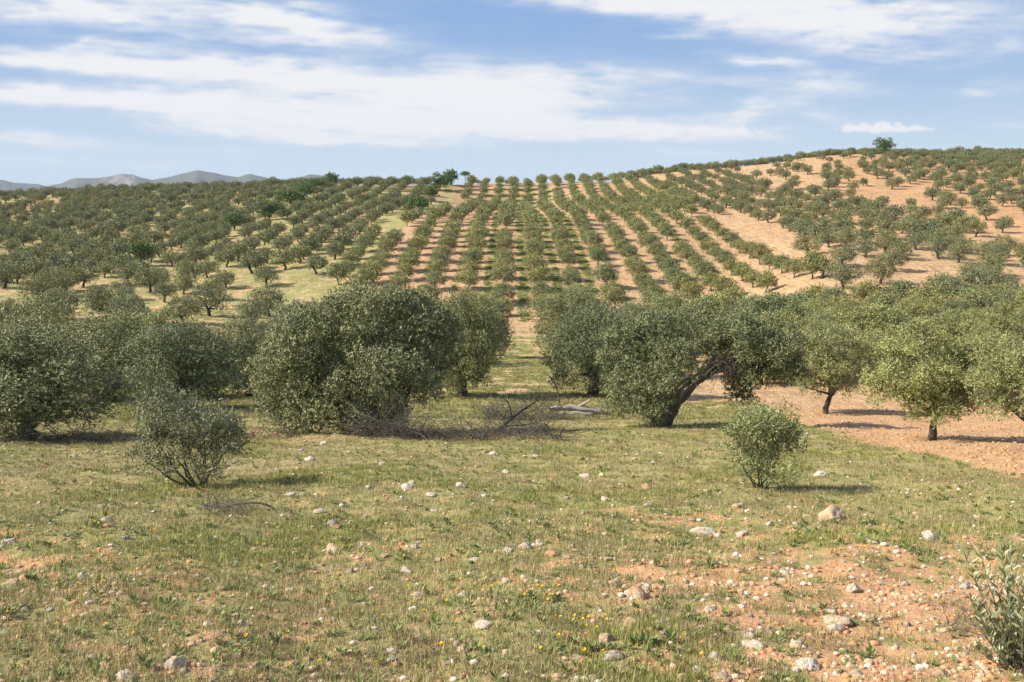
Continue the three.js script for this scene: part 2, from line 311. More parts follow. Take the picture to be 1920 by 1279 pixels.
// collects triangles with their own normals and colours
class Shape {
  constructor() { this.p = []; this.n = []; this.c = []; this.i = []; }
  vert(x, y, z, nx, ny, nz, c) { this.p.push(x, y, z); this.n.push(nx, ny, nz); this.c.push(c[0], c[1], c[2]); return this.p.length / 3 - 1; }
  // a pointed leaf: from a base along a direction, with a width across
  leaf(bx, by, bz, dx, dy, dz, wx, wy, wz, c) {
    let nx = dz * wy - dy * wz, ny = dx * wz - dz * wx, nz = dy * wx - dx * wy; const l = Math.hypot(nx, ny, nz) || 1; nx /= l; ny /= l; nz /= l;
    const k = this.p.length / 3, mx = bx + dx * 0.45, my = by + dy * 0.45, mz = bz + dz * 0.45;
    this.p.push(bx, by, bz, mx + wx, my + wy, mz + wz, bx + dx, by + dy, bz + dz, mx - wx, my - wy, mz - wz);
    for (let q = 0; q < 4; q++) { this.n.push(nx, ny, nz); this.c.push(c[0], c[1], c[2]); }
    this.i.push(k, k + 1, k + 2, k, k + 2, k + 3);
  }
  // a round tapering limb through points [x, y, z, radius]
  tube(pts, seg, color, rough = 0, seed = 0) {
    const base = this.p.length / 3, P = pts.map((q) => new THREE.Vector3(q[0], q[1], q[2])), T = new THREE.Vector3(), A = new THREE.Vector3(), B = new THREE.Vector3(), ref = new THREE.Vector3(0.31, 0.2, 0.93);
    for (let j = 0; j < P.length; j++) {
      T.subVectors(P[Math.min(P.length - 1, j + 1)], P[Math.max(0, j - 1)]).normalize(); A.crossVectors(T, Math.abs(T.dot(ref)) > 0.95 ? new THREE.Vector3(1, 0, 0) : ref).normalize(); B.crossVectors(T, A);
      for (let s = 0; s < seg; s++) {
        const a = s / seg * Math.PI * 2, ca = Math.cos(a), sa = Math.sin(a), e = rough ? rough * (n3(ca * 1.6 + seed, sa * 1.6, j * 0.16) + 0.5 * n3(ca * 4 + seed, sa * 4, j * 0.22)) : 0, r = pts[j][3] * (1 + e);
        const nx = A.x * ca + B.x * sa, ny = A.y * ca + B.y * sa, nz = A.z * ca + B.z * sa, k = 1 + 0.5 * n3(ca * 4 + seed, sa * 4 + 7, j * 0.35);
        this.vert(P[j].x + nx * r, P[j].y + ny * r, P[j].z + nz * r, nx, ny, nz, [color[0] * k, color[1] * k, color[2] * k]);
      }
    }
    for (let j = 0; j < P.length - 1; j++) for (let s = 0; s < seg; s++) { const a = base + j * seg + s, b = base + j * seg + (s + 1) % seg; this.i.push(a, b, b + seg, a, b + seg, a + seg); }
    const l = base + (P.length - 1) * seg; for (let s = 1; s < seg - 1; s++) this.i.push(l, l + s, l + s + 1);
  }
  build(smooth) {
    const g = new THREE.BufferGeometry();
    g.setAttribute('position', new THREE.Float32BufferAttribute(this.p, 3)); g.setAttribute('normal', new THREE.Float32BufferAttribute(this.n, 3)); g.setAttribute('color', new THREE.Float32BufferAttribute(this.c, 3)); g.setIndex(this.i);
    if (smooth) g.computeVertexNormals();
    return g;
  }
}
const LEAF = new THREE.MeshPhysicalMaterial({ vertexColors: true, roughness: 0.68, transmission: 0.16, thickness: 0, side: THREE.DoubleSide });
const BARK = new THREE.MeshStandardMaterial({ vertexColors: true, roughness: 0.95 });
const BARK_C = [0.085, 0.07, 0.055];

// ---------------------------------------------------------------- olive trees
const OLIVE = { dark: [0.1, 0.118, 0.044], mid: [0.215, 0.235, 0.092], pale: [0.38, 0.39, 0.21], gold: [0.24, 0.22, 0.06] };
const YOUNG = { dark: [0.14, 0.165, 0.058], mid: [0.27, 0.285, 0.1], pale: [0.42, 0.425, 0.2], gold: [0.28, 0.26, 0.07] };
const BROAD = { dark: [0.065, 0.115, 0.026], mid: [0.11, 0.185, 0.038], pale: [0.17, 0.25, 0.055], gold: [0.13, 0.17, 0.03] };
// leaves on twigs spread over lumps [x, y, z, rx, ry, rz]; droop > 0 lets the twigs hang
function foliage(shape, lumps, count, len, wid, pal, r, droop = 0, twig = 1.25, perTwig = 7) {
  const area = lumps.map((l) => Math.pow(l[3] * l[4] * l[5], 2 / 3)), total = area.reduce((a, b) => a + b, 0);
  lumps.forEach((L, li) => {
    const want = Math.round(count * area[li] / total / perTwig), tone = r(), warm = r() < 0.12;
    for (let k = 0, tries = 0; k < want && tries < want * 4; tries++) {
      const z0 = r() * 2 - 1, a = r() * Math.PI * 2, q = Math.sqrt(1 - z0 * z0), nx = q * Math.cos(a), ny = z0, nz = q * Math.sin(a);
      if (ny < -0.2 && r() < 0.35) continue;
      const rr = Math.pow(r(), 0.36) * 1.06, bump = 1 + 0.22 * n3(nx * 2.2 + li, ny * 2.2, nz * 2.2);
      const x = L[0] + nx * L[3] * rr * bump, y = L[1] + ny * L[4] * rr * bump, z = L[2] + nz * L[5] * rr * bump;
      let deep = false;
      for (let m = 0; m < lumps.length && !deep; m++) if (m !== li) { const M = lumps[m], e = ((x - M[0]) / M[3]) ** 2 + ((y - M[1]) / M[4]) ** 2 + ((z - M[2]) / M[5]) ** 2; deep = e < 0.45; }
      if (deep && r() < 0.88) continue;
      k++;
      let tx = nx * 0.75 + (r() - 0.5) * 1.3, ty = ny * 0.6 + 0.35 - droop + (r() - 0.5) * 1.1, tz = nz * 0.75 + (r() - 0.5) * 1.3; const tl = Math.hypot(tx, ty, tz) || 1; tx /= tl; ty /= tl; tz /= tl;
      const TL = len * twig * (0.6 + 0.8 * r());
      for (let f = 0; f < perTwig; f++) {
        const s = (f + r()) / perTwig, l = len * (0.65 + 0.7 * r()), w = wid * (0.7 + 0.6 * r()) * 0.5;
        let dx = tx * 0.75 + (r() - 0.5) * 1.7, dy = ty * 0.75 + (r() - 0.5) * 1.7, dz = tz * 0.75 + (r() - 0.5) * 1.7; const dl = Math.hypot(dx, dy, dz) || 1; dx *= l / dl; dy *= l / dl; dz *= l / dl;
        let ax = nx * 0.75 + (r() - 0.5) * 0.95, ay = ny * 0.75 + 0.25 + (r() - 0.5) * 0.95, az = nz * 0.75 + (r() - 0.5) * 0.95, wx = dy * az - dz * ay, wy = dz * ax - dx * az, wz = dx * ay - dy * ax; const wl = Math.hypot(wx, wy, wz) || 1; wx *= w / wl; wy *= w / wl; wz *= w / wl;
        const v = r(), c = v < 0.3 ? pal.dark : v < 0.74 ? pal.mid : v < 0.97 || !warm ? pal.pale : pal.gold, g = (0.8 + 0.4 * tone) * (0.82 + 0.36 * r());
        shape.leaf(x + tx * TL * s, y + ty * TL * s, z + tz * TL * s, dx, dy, dz, wx, wy, wz, [c[0] * g, c[1] * g, c[2] * g]);
      }
    }
  });
}
// breaks each lump into a sparse core and small bunches standing out of its surface, with gaps between them
function bunches(lumps, k, r, core = 0.52) {
  const out = [];
  lumps.forEach((L, li) => {
    out.push([L[0], L[1], L[2], L[3] * core, L[4] * core, L[5] * core]);
    for (let q = 0, tries = 0; q < k && tries < k * 5; tries++) {
      const t = (tries + 0.5) / (k * 1.6) % 1, y = clamp(1 - 1.7 * t + (r() - 0.5) * 0.5, -1, 1), a = tries * 2.39996 + r() * 1.4, h = Math.sqrt(1 - y * y), f = 0.82 + 0.3 * r();
      const x = L[0] + Math.cos(a) * h * L[3] * f, yy = L[1] + y * L[4] * f, z = L[2] + Math.sin(a) * h * L[5] * f;
      if (lumps.some((M, mi) => mi !== li && ((x - M[0]) / M[3]) ** 2 + ((yy - M[1]) / M[4]) ** 2 + ((z - M[2]) / M[5]) ** 2 < 0.55)) continue;
      const s = (0.24 + 0.3 * r()) * Math.min(L[3], L[4] * 1.15); out.push([x, yy, z, s, s * (0.75 + 0.5 * r()), s]); q++;
    }
  });
  return out;
}
// lumps of a round or spreading crown; base = height of the crown's underside
function crownLumps(W, H, base, n, r, flat = 0, fill = 3) {
  const out = [], cy = (H + base) / 2, ry = (H - base) / 2;
  for (let k = 0; k < n; k++) {
    const t = (k + 0.5) / n, y = 1 - 1.8 * t + (r() - 0.5) * 0.25, a = k * 2.39996 + r() * 1.1, q = Math.sqrt(Math.max(0.05, 1 - clamp(y, -1, 1) ** 2)), s = 0.6 + 0.26 * r();
    const rad = W * (0.105 + 0.085 * r()) * (16 / n) ** 0.3;
    out.push([Math.cos(a) * q * W / 2 * s, cy + y * ry * (0.68 + 0.1 * r()), Math.sin(a) * q * W / 2 * s, rad, rad * (0.78 + 0.35 * r()), rad]);
  }
  for (let k = 0; k < fill; k++) out.push([(r() - 0.5) * W * (0.2 + 0.03 * fill), cy + (r() - 0.5) * ry * 0.7, (r() - 0.5) * W * 0.25, W * 0.19, ry * 0.4, W * 0.19]);
  return out;
}
function trunkShape(lumps, H, radius, fork, r, seg = 7, lean = 0.12, color = BARK_C) {
  const s = new Shape(), lx = (r() - 0.5) * lean * H, lz = (r() - 0.5) * lean * H, pts = [], n = seg > 6 ? 9 : 4;
  for (let j = 0; j <= n; j++) { const t = j / n; pts.push([lx * t * t + radius * 0.5 * (r() - 0.5), fork * t - 0.25 * (1 - t), lz * t * t + radius * 0.5 * (r() - 0.5), radius * (1.5 - 0.75 * Math.pow(t, 0.5))]); }
  s.tube(pts, seg, color, 0.22, r() * 50);
  const limbs = lumps.slice().sort(() => r() - 0.5).slice(0, seg > 6 ? 7 : 4);
  for (const L of limbs) {
    const q = [];
    for (let j = 0; j <= 4; j++) { const t = j / 4; q.push([lerp(lx, L[0], t) + (r() - 0.5) * 0.1 * H * t * (1 - t) * 4 * 0.5, lerp(fork * 0.92, L[1], Math.pow(t, 0.8)), lerp(lz, L[2], t) + (r() - 0.5) * 0.05 * H, radius * lerp(0.6, 0.1, t)]); }
    s.tube(q, Math.max(4, seg - 2), color, 0.15, r() * 50);
  }
  return s.build(true);
}
function extent(g) {                                                     // the crown's width and height, stray leaves left out
  const p = g.attributes.position, h = [], y = []; for (let i = 0; i < p.count; i += 9) { h.push(Math.abs(p.getX(i)), Math.abs(p.getZ(i))); y.push(p.getY(i)); }
  h.sort((a, b) => a - b); y.sort((a, b) => a - b); return { W: 2 * h[Math.floor(h.length * 0.985)], H: y[Math.floor(y.length * 0.995)] };
}
function oliveKind(seed, o) {
  const r = rng(seed), lumps = crownLumps(o.W, o.H, o.base, o.n, r, o.flat, o.fill), s = new Shape();
  foliage(s, bunches(lumps, o.bunch ?? 6, r), o.leaves, o.len, o.wid, o.pal ?? OLIVE, r, o.droop ?? 0);
  const crown = s.build();
  return { crown, trunk: trunkShape(lumps, o.H, o.radius, o.fork, r, o.seg ?? 7, o.lean ?? 0.12), ...extent(crown) };
}
const tinted = (p, t) => Object.fromEntries(Object.entries(p).map(([k, c]) => [k, [c[0] * t[0], c[1] * t[1], c[2] * t[2]]]));
const TINTS = [[1, 1, 1], [1.08, 1.07, 0.95], [0.84, 0.9, 0.92], [1.05, 0.98, 0.85]];   // no two trees of a grove are quite the same green
const variants = (n, seed, f) => Array.from({ length: n }, (_, k) => { const o = f(rng(seed + 900 + k)); return oliveKind(seed + k * 7, { ...o, pal: tinted(o.pal ?? OLIVE, TINTS[k % 4]) }); });
// the same two habits, with leaves as fine as each distance shows
const oldTree = (r) => ({ W: 5.3 + 0.6 * r(), H: 4.1 + 0.5 * r(), base: 0.45, n: 18 + Math.floor(r() * 5), radius: 0.27, fork: 1.25, flat: 1, lean: 0.25 });
const youngTree = (r) => ({ W: 3.7 + 0.3 * r(), H: 3.7 + 0.35 * r(), base: 0.4, n: 24 + Math.floor(r() * 5), radius: 0.11, fork: 0.95, pal: YOUNG });
const KINDS = {
  oldB: variants(4, 300, (r) => ({ ...oldTree(r), leaves: 9500, len: 0.19, wid: 0.08, seg: 6, bunch: 4 })),
  oldC: variants(4, 400, (r) => ({ ...oldTree(r), leaves: 4600, len: 0.27, wid: 0.13, seg: 5, bunch: 3 })),
  youngA: variants(4, 500, (r) => ({ ...youngTree(r), leaves: 30000, len: 0.11, wid: 0.04 })),
  youngB: variants(4, 600, (r) => ({ ...youngTree(r), leaves: 8000, len: 0.18, wid: 0.075, seg: 6, bunch: 4 })),
  youngC: variants(4, 700, (r) => ({ ...youngTree(r), leaves: 3300, len: 0.25, wid: 0.12, seg: 5, bunch: 3 })),
  hero: variants(2, 100, (r) => ({ ...youngTree(r), leaves: 62000, len: 0.08, wid: 0.027, seg: 9 })),
  thick: variants(3, 200, (r) => ({ W: 5.2, H: 4.5, base: -0.5, n: 36, fill: 9, radius: 0.26, fork: 1.1, leaves: 80000, len: 0.095, wid: 0.032, seg: 9 })),
};
console.log('tree kinds built');
function plantTree(kind, x, d, y, w, h, turn, name, label, group) {
  const o = thing(name, label, 'tree', group);
  part('trunk', kind.trunk, BARK, o); part('crown', kind.crown, LEAF, o);
  o.position.set(x, y, -d); o.rotation.y = turn; o.scale.set(w / kind.W, h / kind.H, w / kind.W);
  return o;
}
// ---- the trees of the near hollow, one by one: kind, foot in the photograph, width and height in pixels there
const NEAR = [
  ['thick', 0, 45, 826, 330, 222, 0.4, 'dark spreading olive with low skirts at the left frame edge'],
  ['thick', 1, 205, 752, 210, 165, 1.9, 'dense dark olive just behind the tree at the left frame edge'],
  ['thick', 2, 345, 768, 205, 165, 4.0, 'rounded dark olive standing behind the wide dark-stemmed bush'],
  ['thick', 0, 470, 744, 150, 150, 2.6, 'olive with a bare dark trunk beside the huge dense clump'],
  ['thick', 2, 590, 716, 210, 150, 5.2, 'olive crown showing over the left shoulder of the huge dense clump'],
  ['thick', 1, 868, 742, 150, 190, 0.2, 'dark olive leaning out right behind the huge dense clump'],
  ['thick', 0, 905, 672, 115, 118, 3.3, 'rounded olive at the left side of the grassy aisle'],
  ['thick', 2, 1112, 742, 175, 170, 1.2, 'dense olive left of the leaning trunk, right of the grassy aisle'],
  ['thick', 1, 1075, 668, 165, 128, 2.2, 'broad olive behind the dense one, at the aisle\'s right side'],
  ['thick', 0, 1190, 705, 120, 140, 4.4, 'dark olive tucked behind the crown of the leaning tree'],
  ['hero', 0, 1546, 776, 160, 168, 0.7, 'young round olive on a thin dark trunk beside the ploughed track'],
  ['hero', 1, 1746, 826, 235, 222, 2.9, 'large young olive on a straight trunk in the ploughed track'],
  ['hero', 0, 1935, 850, 210, 235, 5.1, 'young olive cut off by the right frame edge'],
  ['hero', 1, 1862, 704, 130, 135, 1.1, 'young olive on a trunk painted white near its foot'],
  ['youngA', 0, 1250, 632, 110, 84, 0.5, 'rounded young olive on bare soil behind the leaning tree'],
  ['youngA', 1, 1340, 655, 130, 105, 1.5, 'young olive directly behind the arch of the leaning tree'],
  ['youngA', 2, 1440, 660, 140, 110, 2.5, 'young olive right of the leaning tree\'s arch, further back'],
  ['youngA', 3, 1460, 708, 130, 125, 3.5, 'young olive between the leaning tree and the thin-trunked olive'],
  ['youngA', 1, 1640, 705, 150, 135, 0.9, 'young olive seen between the two near olives by the track'],
];
const nearSpots = [];
for (const [kind, v, px, py, w, h, turn, label] of NEAR) {
  const g = ground(px, py), s = pxSize(g.d), o = plantTree(KINDS[kind][v], g.x, g.d, g.y - 0.03, w * s, h * s, turn, 'olive_tree', label, kind === 'thick' ? 'old olives in the hollow' : 'young olives beside the track');
  nearSpots.push([g.x, g.d, w * s / 2]);
  if (label.includes('painted white')) { const q = new Shape(), k = KINDS[kind][v]; q.tube([[0, -0.1, 0, 0.19], [0.01, 0.25, 0, 0.165], [0, 0.5, 0.01, 0.145], [0, 0.62, 0, 0.135]], 12, [0.72, 0.7, 0.66], 0.06, 3); part('painted_band', q.build(true), BARK, o).userData.label = 'whitewashed foot of the trunk'; }
}
{ // the huge clump in the middle of the hollow
  const g = ground(690, 816), s = pxSize(g.d), r = rng(77), sh = new Shape(), L = [];
  const at = (px, py, z, a, b = a, c = a) => L.push([(px - 690) * s, (816 - py) * s, z, a * s, b * s, c * s]);
  for (const a of [[560, 700, 0.3, 75, 70], [540, 770, 0.2, 62, 48], [610, 640, -0.2, 80, 66], [690, 600, -0.6, 88, 56], [770, 640, -0.8, 80, 70], [640, 740, 0.9, 80, 66], [720, 700, 0.9, 84, 72], [785, 720, 0.1, 60, 74], [700, 775, 0.9, 62, 40], [600, 790, 0.7, 60, 34], [745, 590, -1.2, 60, 40], [655, 575, -1, 56, 34], [800, 655, -1.5, 66, 76], [510, 730, -0.4, 42, 60], [730, 770, 0.4, 40, 44], [570, 625, -0.9, 52, 40], [690, 680, -1.4, 120, 90, 80], [720, 745, 1.2, 42, 46], [520, 680, -1, 50, 56]]) at(...a);
  foliage(sh, bunches(L.map((q) => q.map((v, i) => (i > 2 ? v * 0.84 : v))), 18, r, 0.6), 170000, 0.09, 0.03, OLIVE, r, 0.05);
  const o = thing('olive_tree', 'huge dense olive clump with foliage to the ground, behind the brush', 'tree', 'old olives in the hollow');
  const t = new Shape();
  for (const [dx, dz, lx, lz] of [[-0.5, 0, -1.6, 0.2], [0.1, -0.2, 0.6, -0.8], [0.5, 0.3, 1.5, 0.3], [-0.1, 0.4, -0.5, 1]]) { const p = []; for (let j = 0; j <= 8; j++) { const q = j / 8; p.push([dx + lx * q * q, -0.25 + 2.3 * q, dz + lz * q * q, 0.2 * (1.3 - q)]); } t.tube(p, 9, BARK_C, 0.25, dx * 9); }
  part('trunk', t.build(true), BARK, o); part('crown', sh.build(), LEAF, o);
  o.position.set(g.x, g.y, -g.d); nearSpots.push([g.x, g.d, 3.2]);
}
{ // the leaning old tree with its arched trunk
  const g = ground(1240, 802), s = pxSize(g.d), r = rng(78), sh = new Shape(), L = [];
  const at = (px, py, z, a, b = a, c = a * 1.3) => { const q = ((px * 7 + py * 3) % 5 - 2) * 0.38; L.push([(px - 1240) * s, (802 - py) * s, z + q, a * s, b * s, c * s]); };
  for (const a of [[1185, 690, 0.3, 40, 38], [1170, 740, 0.5, 34, 36], [1205, 765, 0.5, 24, 24], [1160, 775, 0.3, 26, 18], [1215, 640, 0, 48, 40], [1270, 625, -0.3, 52, 38], [1255, 680, 0.5, 34, 30], [1320, 615, -0.2, 46, 36], [1300, 650, 0.5, 36, 24], [1375, 618, 0, 46, 34], [1425, 640, 0.1, 48, 42], [1470, 655, 0, 38, 40], [1395, 690, 0.2, 32, 42], [1445, 705, 0.1, 36, 40], [1385, 735, 0.1, 20, 28], [1480, 700, -0.2, 22, 38], [1350, 655, -0.6, 38, 26], [1400, 660, -0.8, 60, 40], [1230, 720, -0.6, 26, 40], [1232, 690, 0.8, 28, 34], [1222, 735, 0.8, 20, 32], [1262, 665, 0.8, 32, 28], [1340, 690, 0.5, 20, 12], [1180, 640, -0.4, 44, 40], [1440, 648, 0.7, 40, 30], [1468, 692, 0.5, 30, 36], [1398, 642, 0.7, 38, 28], [1425, 702, 0.6, 32, 36], [1385, 700, 0.5, 22, 34], [1405, 745, 0.2, 20, 24], [1205, 756, 0.9, 32, 34], [1178, 722, 0.9, 36, 36], [1216, 705, 1.0, 32, 34], [1226, 770, 0.8, 16, 22], [1150, 690, 0.2, 36, 40], [1252, 655, 0.9, 30, 28]]) at(...a);
  foliage(sh, bunches(L.map((q) => q.map((v, i) => (i > 2 ? v * 0.92 : v))), 12, r, 0.62), 135000, 0.09, 0.031, { ...OLIVE, mid: [0.185, 0.21, 0.08], pale: [0.29, 0.31, 0.15] }, r, 0.25);
  const o = thing('olive_tree', 'old olive with a thick gnarled trunk arching to the right', 'tree', 'old olives in the hollow');
  const t = new Shape(), limb = (pts, seg, rough, seed) => { const c = new THREE.CatmullRomCurve3(pts.map((p) => new THREE.Vector3((p[0] - 1240) * s, (802 - p[1]) * s, p[2]))), q = []; for (let j = 0; j <= 40; j++) { const k = j / 40, v = c.getPoint(k), f = k * (pts.length - 1), i = Math.min(pts.length - 2, Math.floor(f)); q.push([v.x, v.y, v.z, lerp(pts[i][3], pts[i + 1][3], f - i) * s]); } t.tube(q, seg, [0.15, 0.125, 0.1], rough, seed); };
  limb([[1232, 812, 0, 24], [1240, 795, 0, 16], [1250, 770, 0, 13], [1267, 744, 0, 14], [1294, 716, 0, 10], [1325, 698, 0, 7], [1352, 688, 0, 6], [1400, 672, 0, 6], [1455, 668, 0, 3]], 36, 0.5, 1);
  limb([[1262, 760, -0.1, 11], [1250, 738, -0.1, 10], [1244, 705, 0, 7], [1240, 660, 0, 5], [1225, 630, 0, 3]], 14, 0.35, 2);
  limb([[1300, 716, 0, 9], [1318, 690, 0.1, 8], [1335, 660, 0.1, 6], [1350, 625, 0, 3]], 10, 0.3, 3);
  limb([[1395, 674, 0, 5], [1420, 690, 0, 3], [1430, 720, 0, 2]], 7, 0.2, 4);
  part('trunk', t.build(true), BARK, o).userData.label = 'thick furrowed trunk arching over a gap';
  const d = new Shape(); for (let k = 0; k < 70; k++) { const x = (1325 + r() * 60 - 1240) * s, y = (802 - 690 + r() * 45) * s, q = [[x, y, 0.2 + r() * 0.5, 0.012]]; let vx = (r() - 0.5) * 0.25, vy = -0.02 - r() * 0.1; for (let j = 0; j < 5; j++) { const p = q[j]; q.push([p[0] + vx, p[1] + vy, p[2] + (r() - 0.5) * 0.1, 0.011 - j * 0.0017]); vy -= 0.03; vx += (r() - 0.5) * 0.12; } d.tube(q, 3, [0.16, 0.135, 0.115]); }
  part('dead_twigs', d.build(true), BARK, o, 'stuff').userData.label = 'grey dead twigs hanging under the bend of the trunk';
  part('crown', sh.build(), LEAF, o); o.position.set(g.x, g.y, -g.d); nearSpots.push([g.x, g.d, 1.5]);
}
// ---- dark green broad-leaved trees among the olives
function broadKind(seed, W, H, base, leaves, len) { const r = rng(seed), lumps = crownLumps(W, H, base, 14, r), s = new Shape(); foliage(s, bunches(lumps, 4, r), leaves, len, len * 0.55, BROAD, r, -0.2); const crown = s.build(); return { crown, trunk: trunkShape(lumps, H, W * 0.035, Math.max(0.5, base * 1.3), r, 6), ...extent(crown) }; }
const BROADS = [broadKind(801, 6, 6, 0.5, 6000, 0.3), broadKind(802, 6, 6.5, 0.2, 6000, 0.3), broadKind(803, 6, 5, 0.2, 5000, 0.34)];
const broadSpots = [];
for (const [v, px, py, w, h, label] of [
  [0, 264, 499, 44, 50, 'bright dark-green broadleaf tree standing alone among the left slope olives'],
  [1, 438, 432, 34, 34, 'dark-green broadleaf tree downhill of the hedge on the left slope'],
  [1, 506, 412, 46, 38, 'largest dark-green tree at the downhill end of the slanting hedge'],
  [2, 548, 388, 48, 32, 'second dark-green tree up the slanting hedge'], [0, 574, 372, 36, 28, 'third dark-green tree up the slanting hedge'], [1, 598, 359, 32, 26, 'fourth dark-green tree up the slanting hedge'], [2, 622, 350, 30, 26, 'fifth dark-green tree up the slanting hedge'], [0, 646, 344, 26, 22, 'dark-green tree ending the slanting hedge on the skyline'],
  [2, 782, 402, 50, 34, 'dark-green tree at the foot of the bare red bank'], [0, 806, 377, 36, 30, 'dark-green tree midway along the bare red bank'], [1, 826, 358, 38, 34, 'dark-green tree high on the bare red bank'], [2, 845, 348, 30, 30, 'tall dark-green tree crowning the bare red bank'],
  [1, 817, 338, 16, 22, 'small upright tree breaking the skyline above the bank'], [0, 697, 338, 18, 20, 'small dark tree poking above the left skyline'],
  [0, 1657, 291, 36, 32, 'round dark-green tree alone on the hill\'s summit'],
  [2, 979, 342, 17, 18, 'dark little tree on the skyline above the straight rows'],
]) { const g = ground(px, py), s = pxSize(g.d); plantTree(BROADS[v], g.x, g.d, g.y - 0.1, w * s, h * s, px, 'broadleaf_tree', label, 'dark broadleaf trees among the olives'); broadSpots.push([g.x, g.d, w * s / 2], [g.x * (g.d - 7) / g.d, g.d - 7, w * s / 2]); }
{ // umbrella pine on the skyline
  const g = ground(872, 350), s = pxSize(g.d), r = rng(810), L = []; for (let k = 0; k < 9; k++) { const a = k * 2.4, q = Math.sqrt(k / 9) * 7 * s; L.push([Math.cos(a) * q, 22 * s + (1 - k / 9) * 2 * s, Math.sin(a) * q, 4 * s, 2.6 * s, 4 * s]); }
  const c = new Shape(), t = new Shape(); foliage(c, L, 2600, 0.3, 0.12, BROAD, r, -0.2); t.tube([[0, -0.3, 0, 0.16], [0.1, 2, 0, 0.13], [0, 4.6, 0, 0.1]], 6, BARK_C);
  const o = thing('umbrella_pine', 'small flat-topped pine on the skyline at the head of the rows', 'tree'); part('trunk', t.build(true), BARK, o); part('crown', c.build(), LEAF, o); o.position.set(g.x, g.y, -g.d);
}

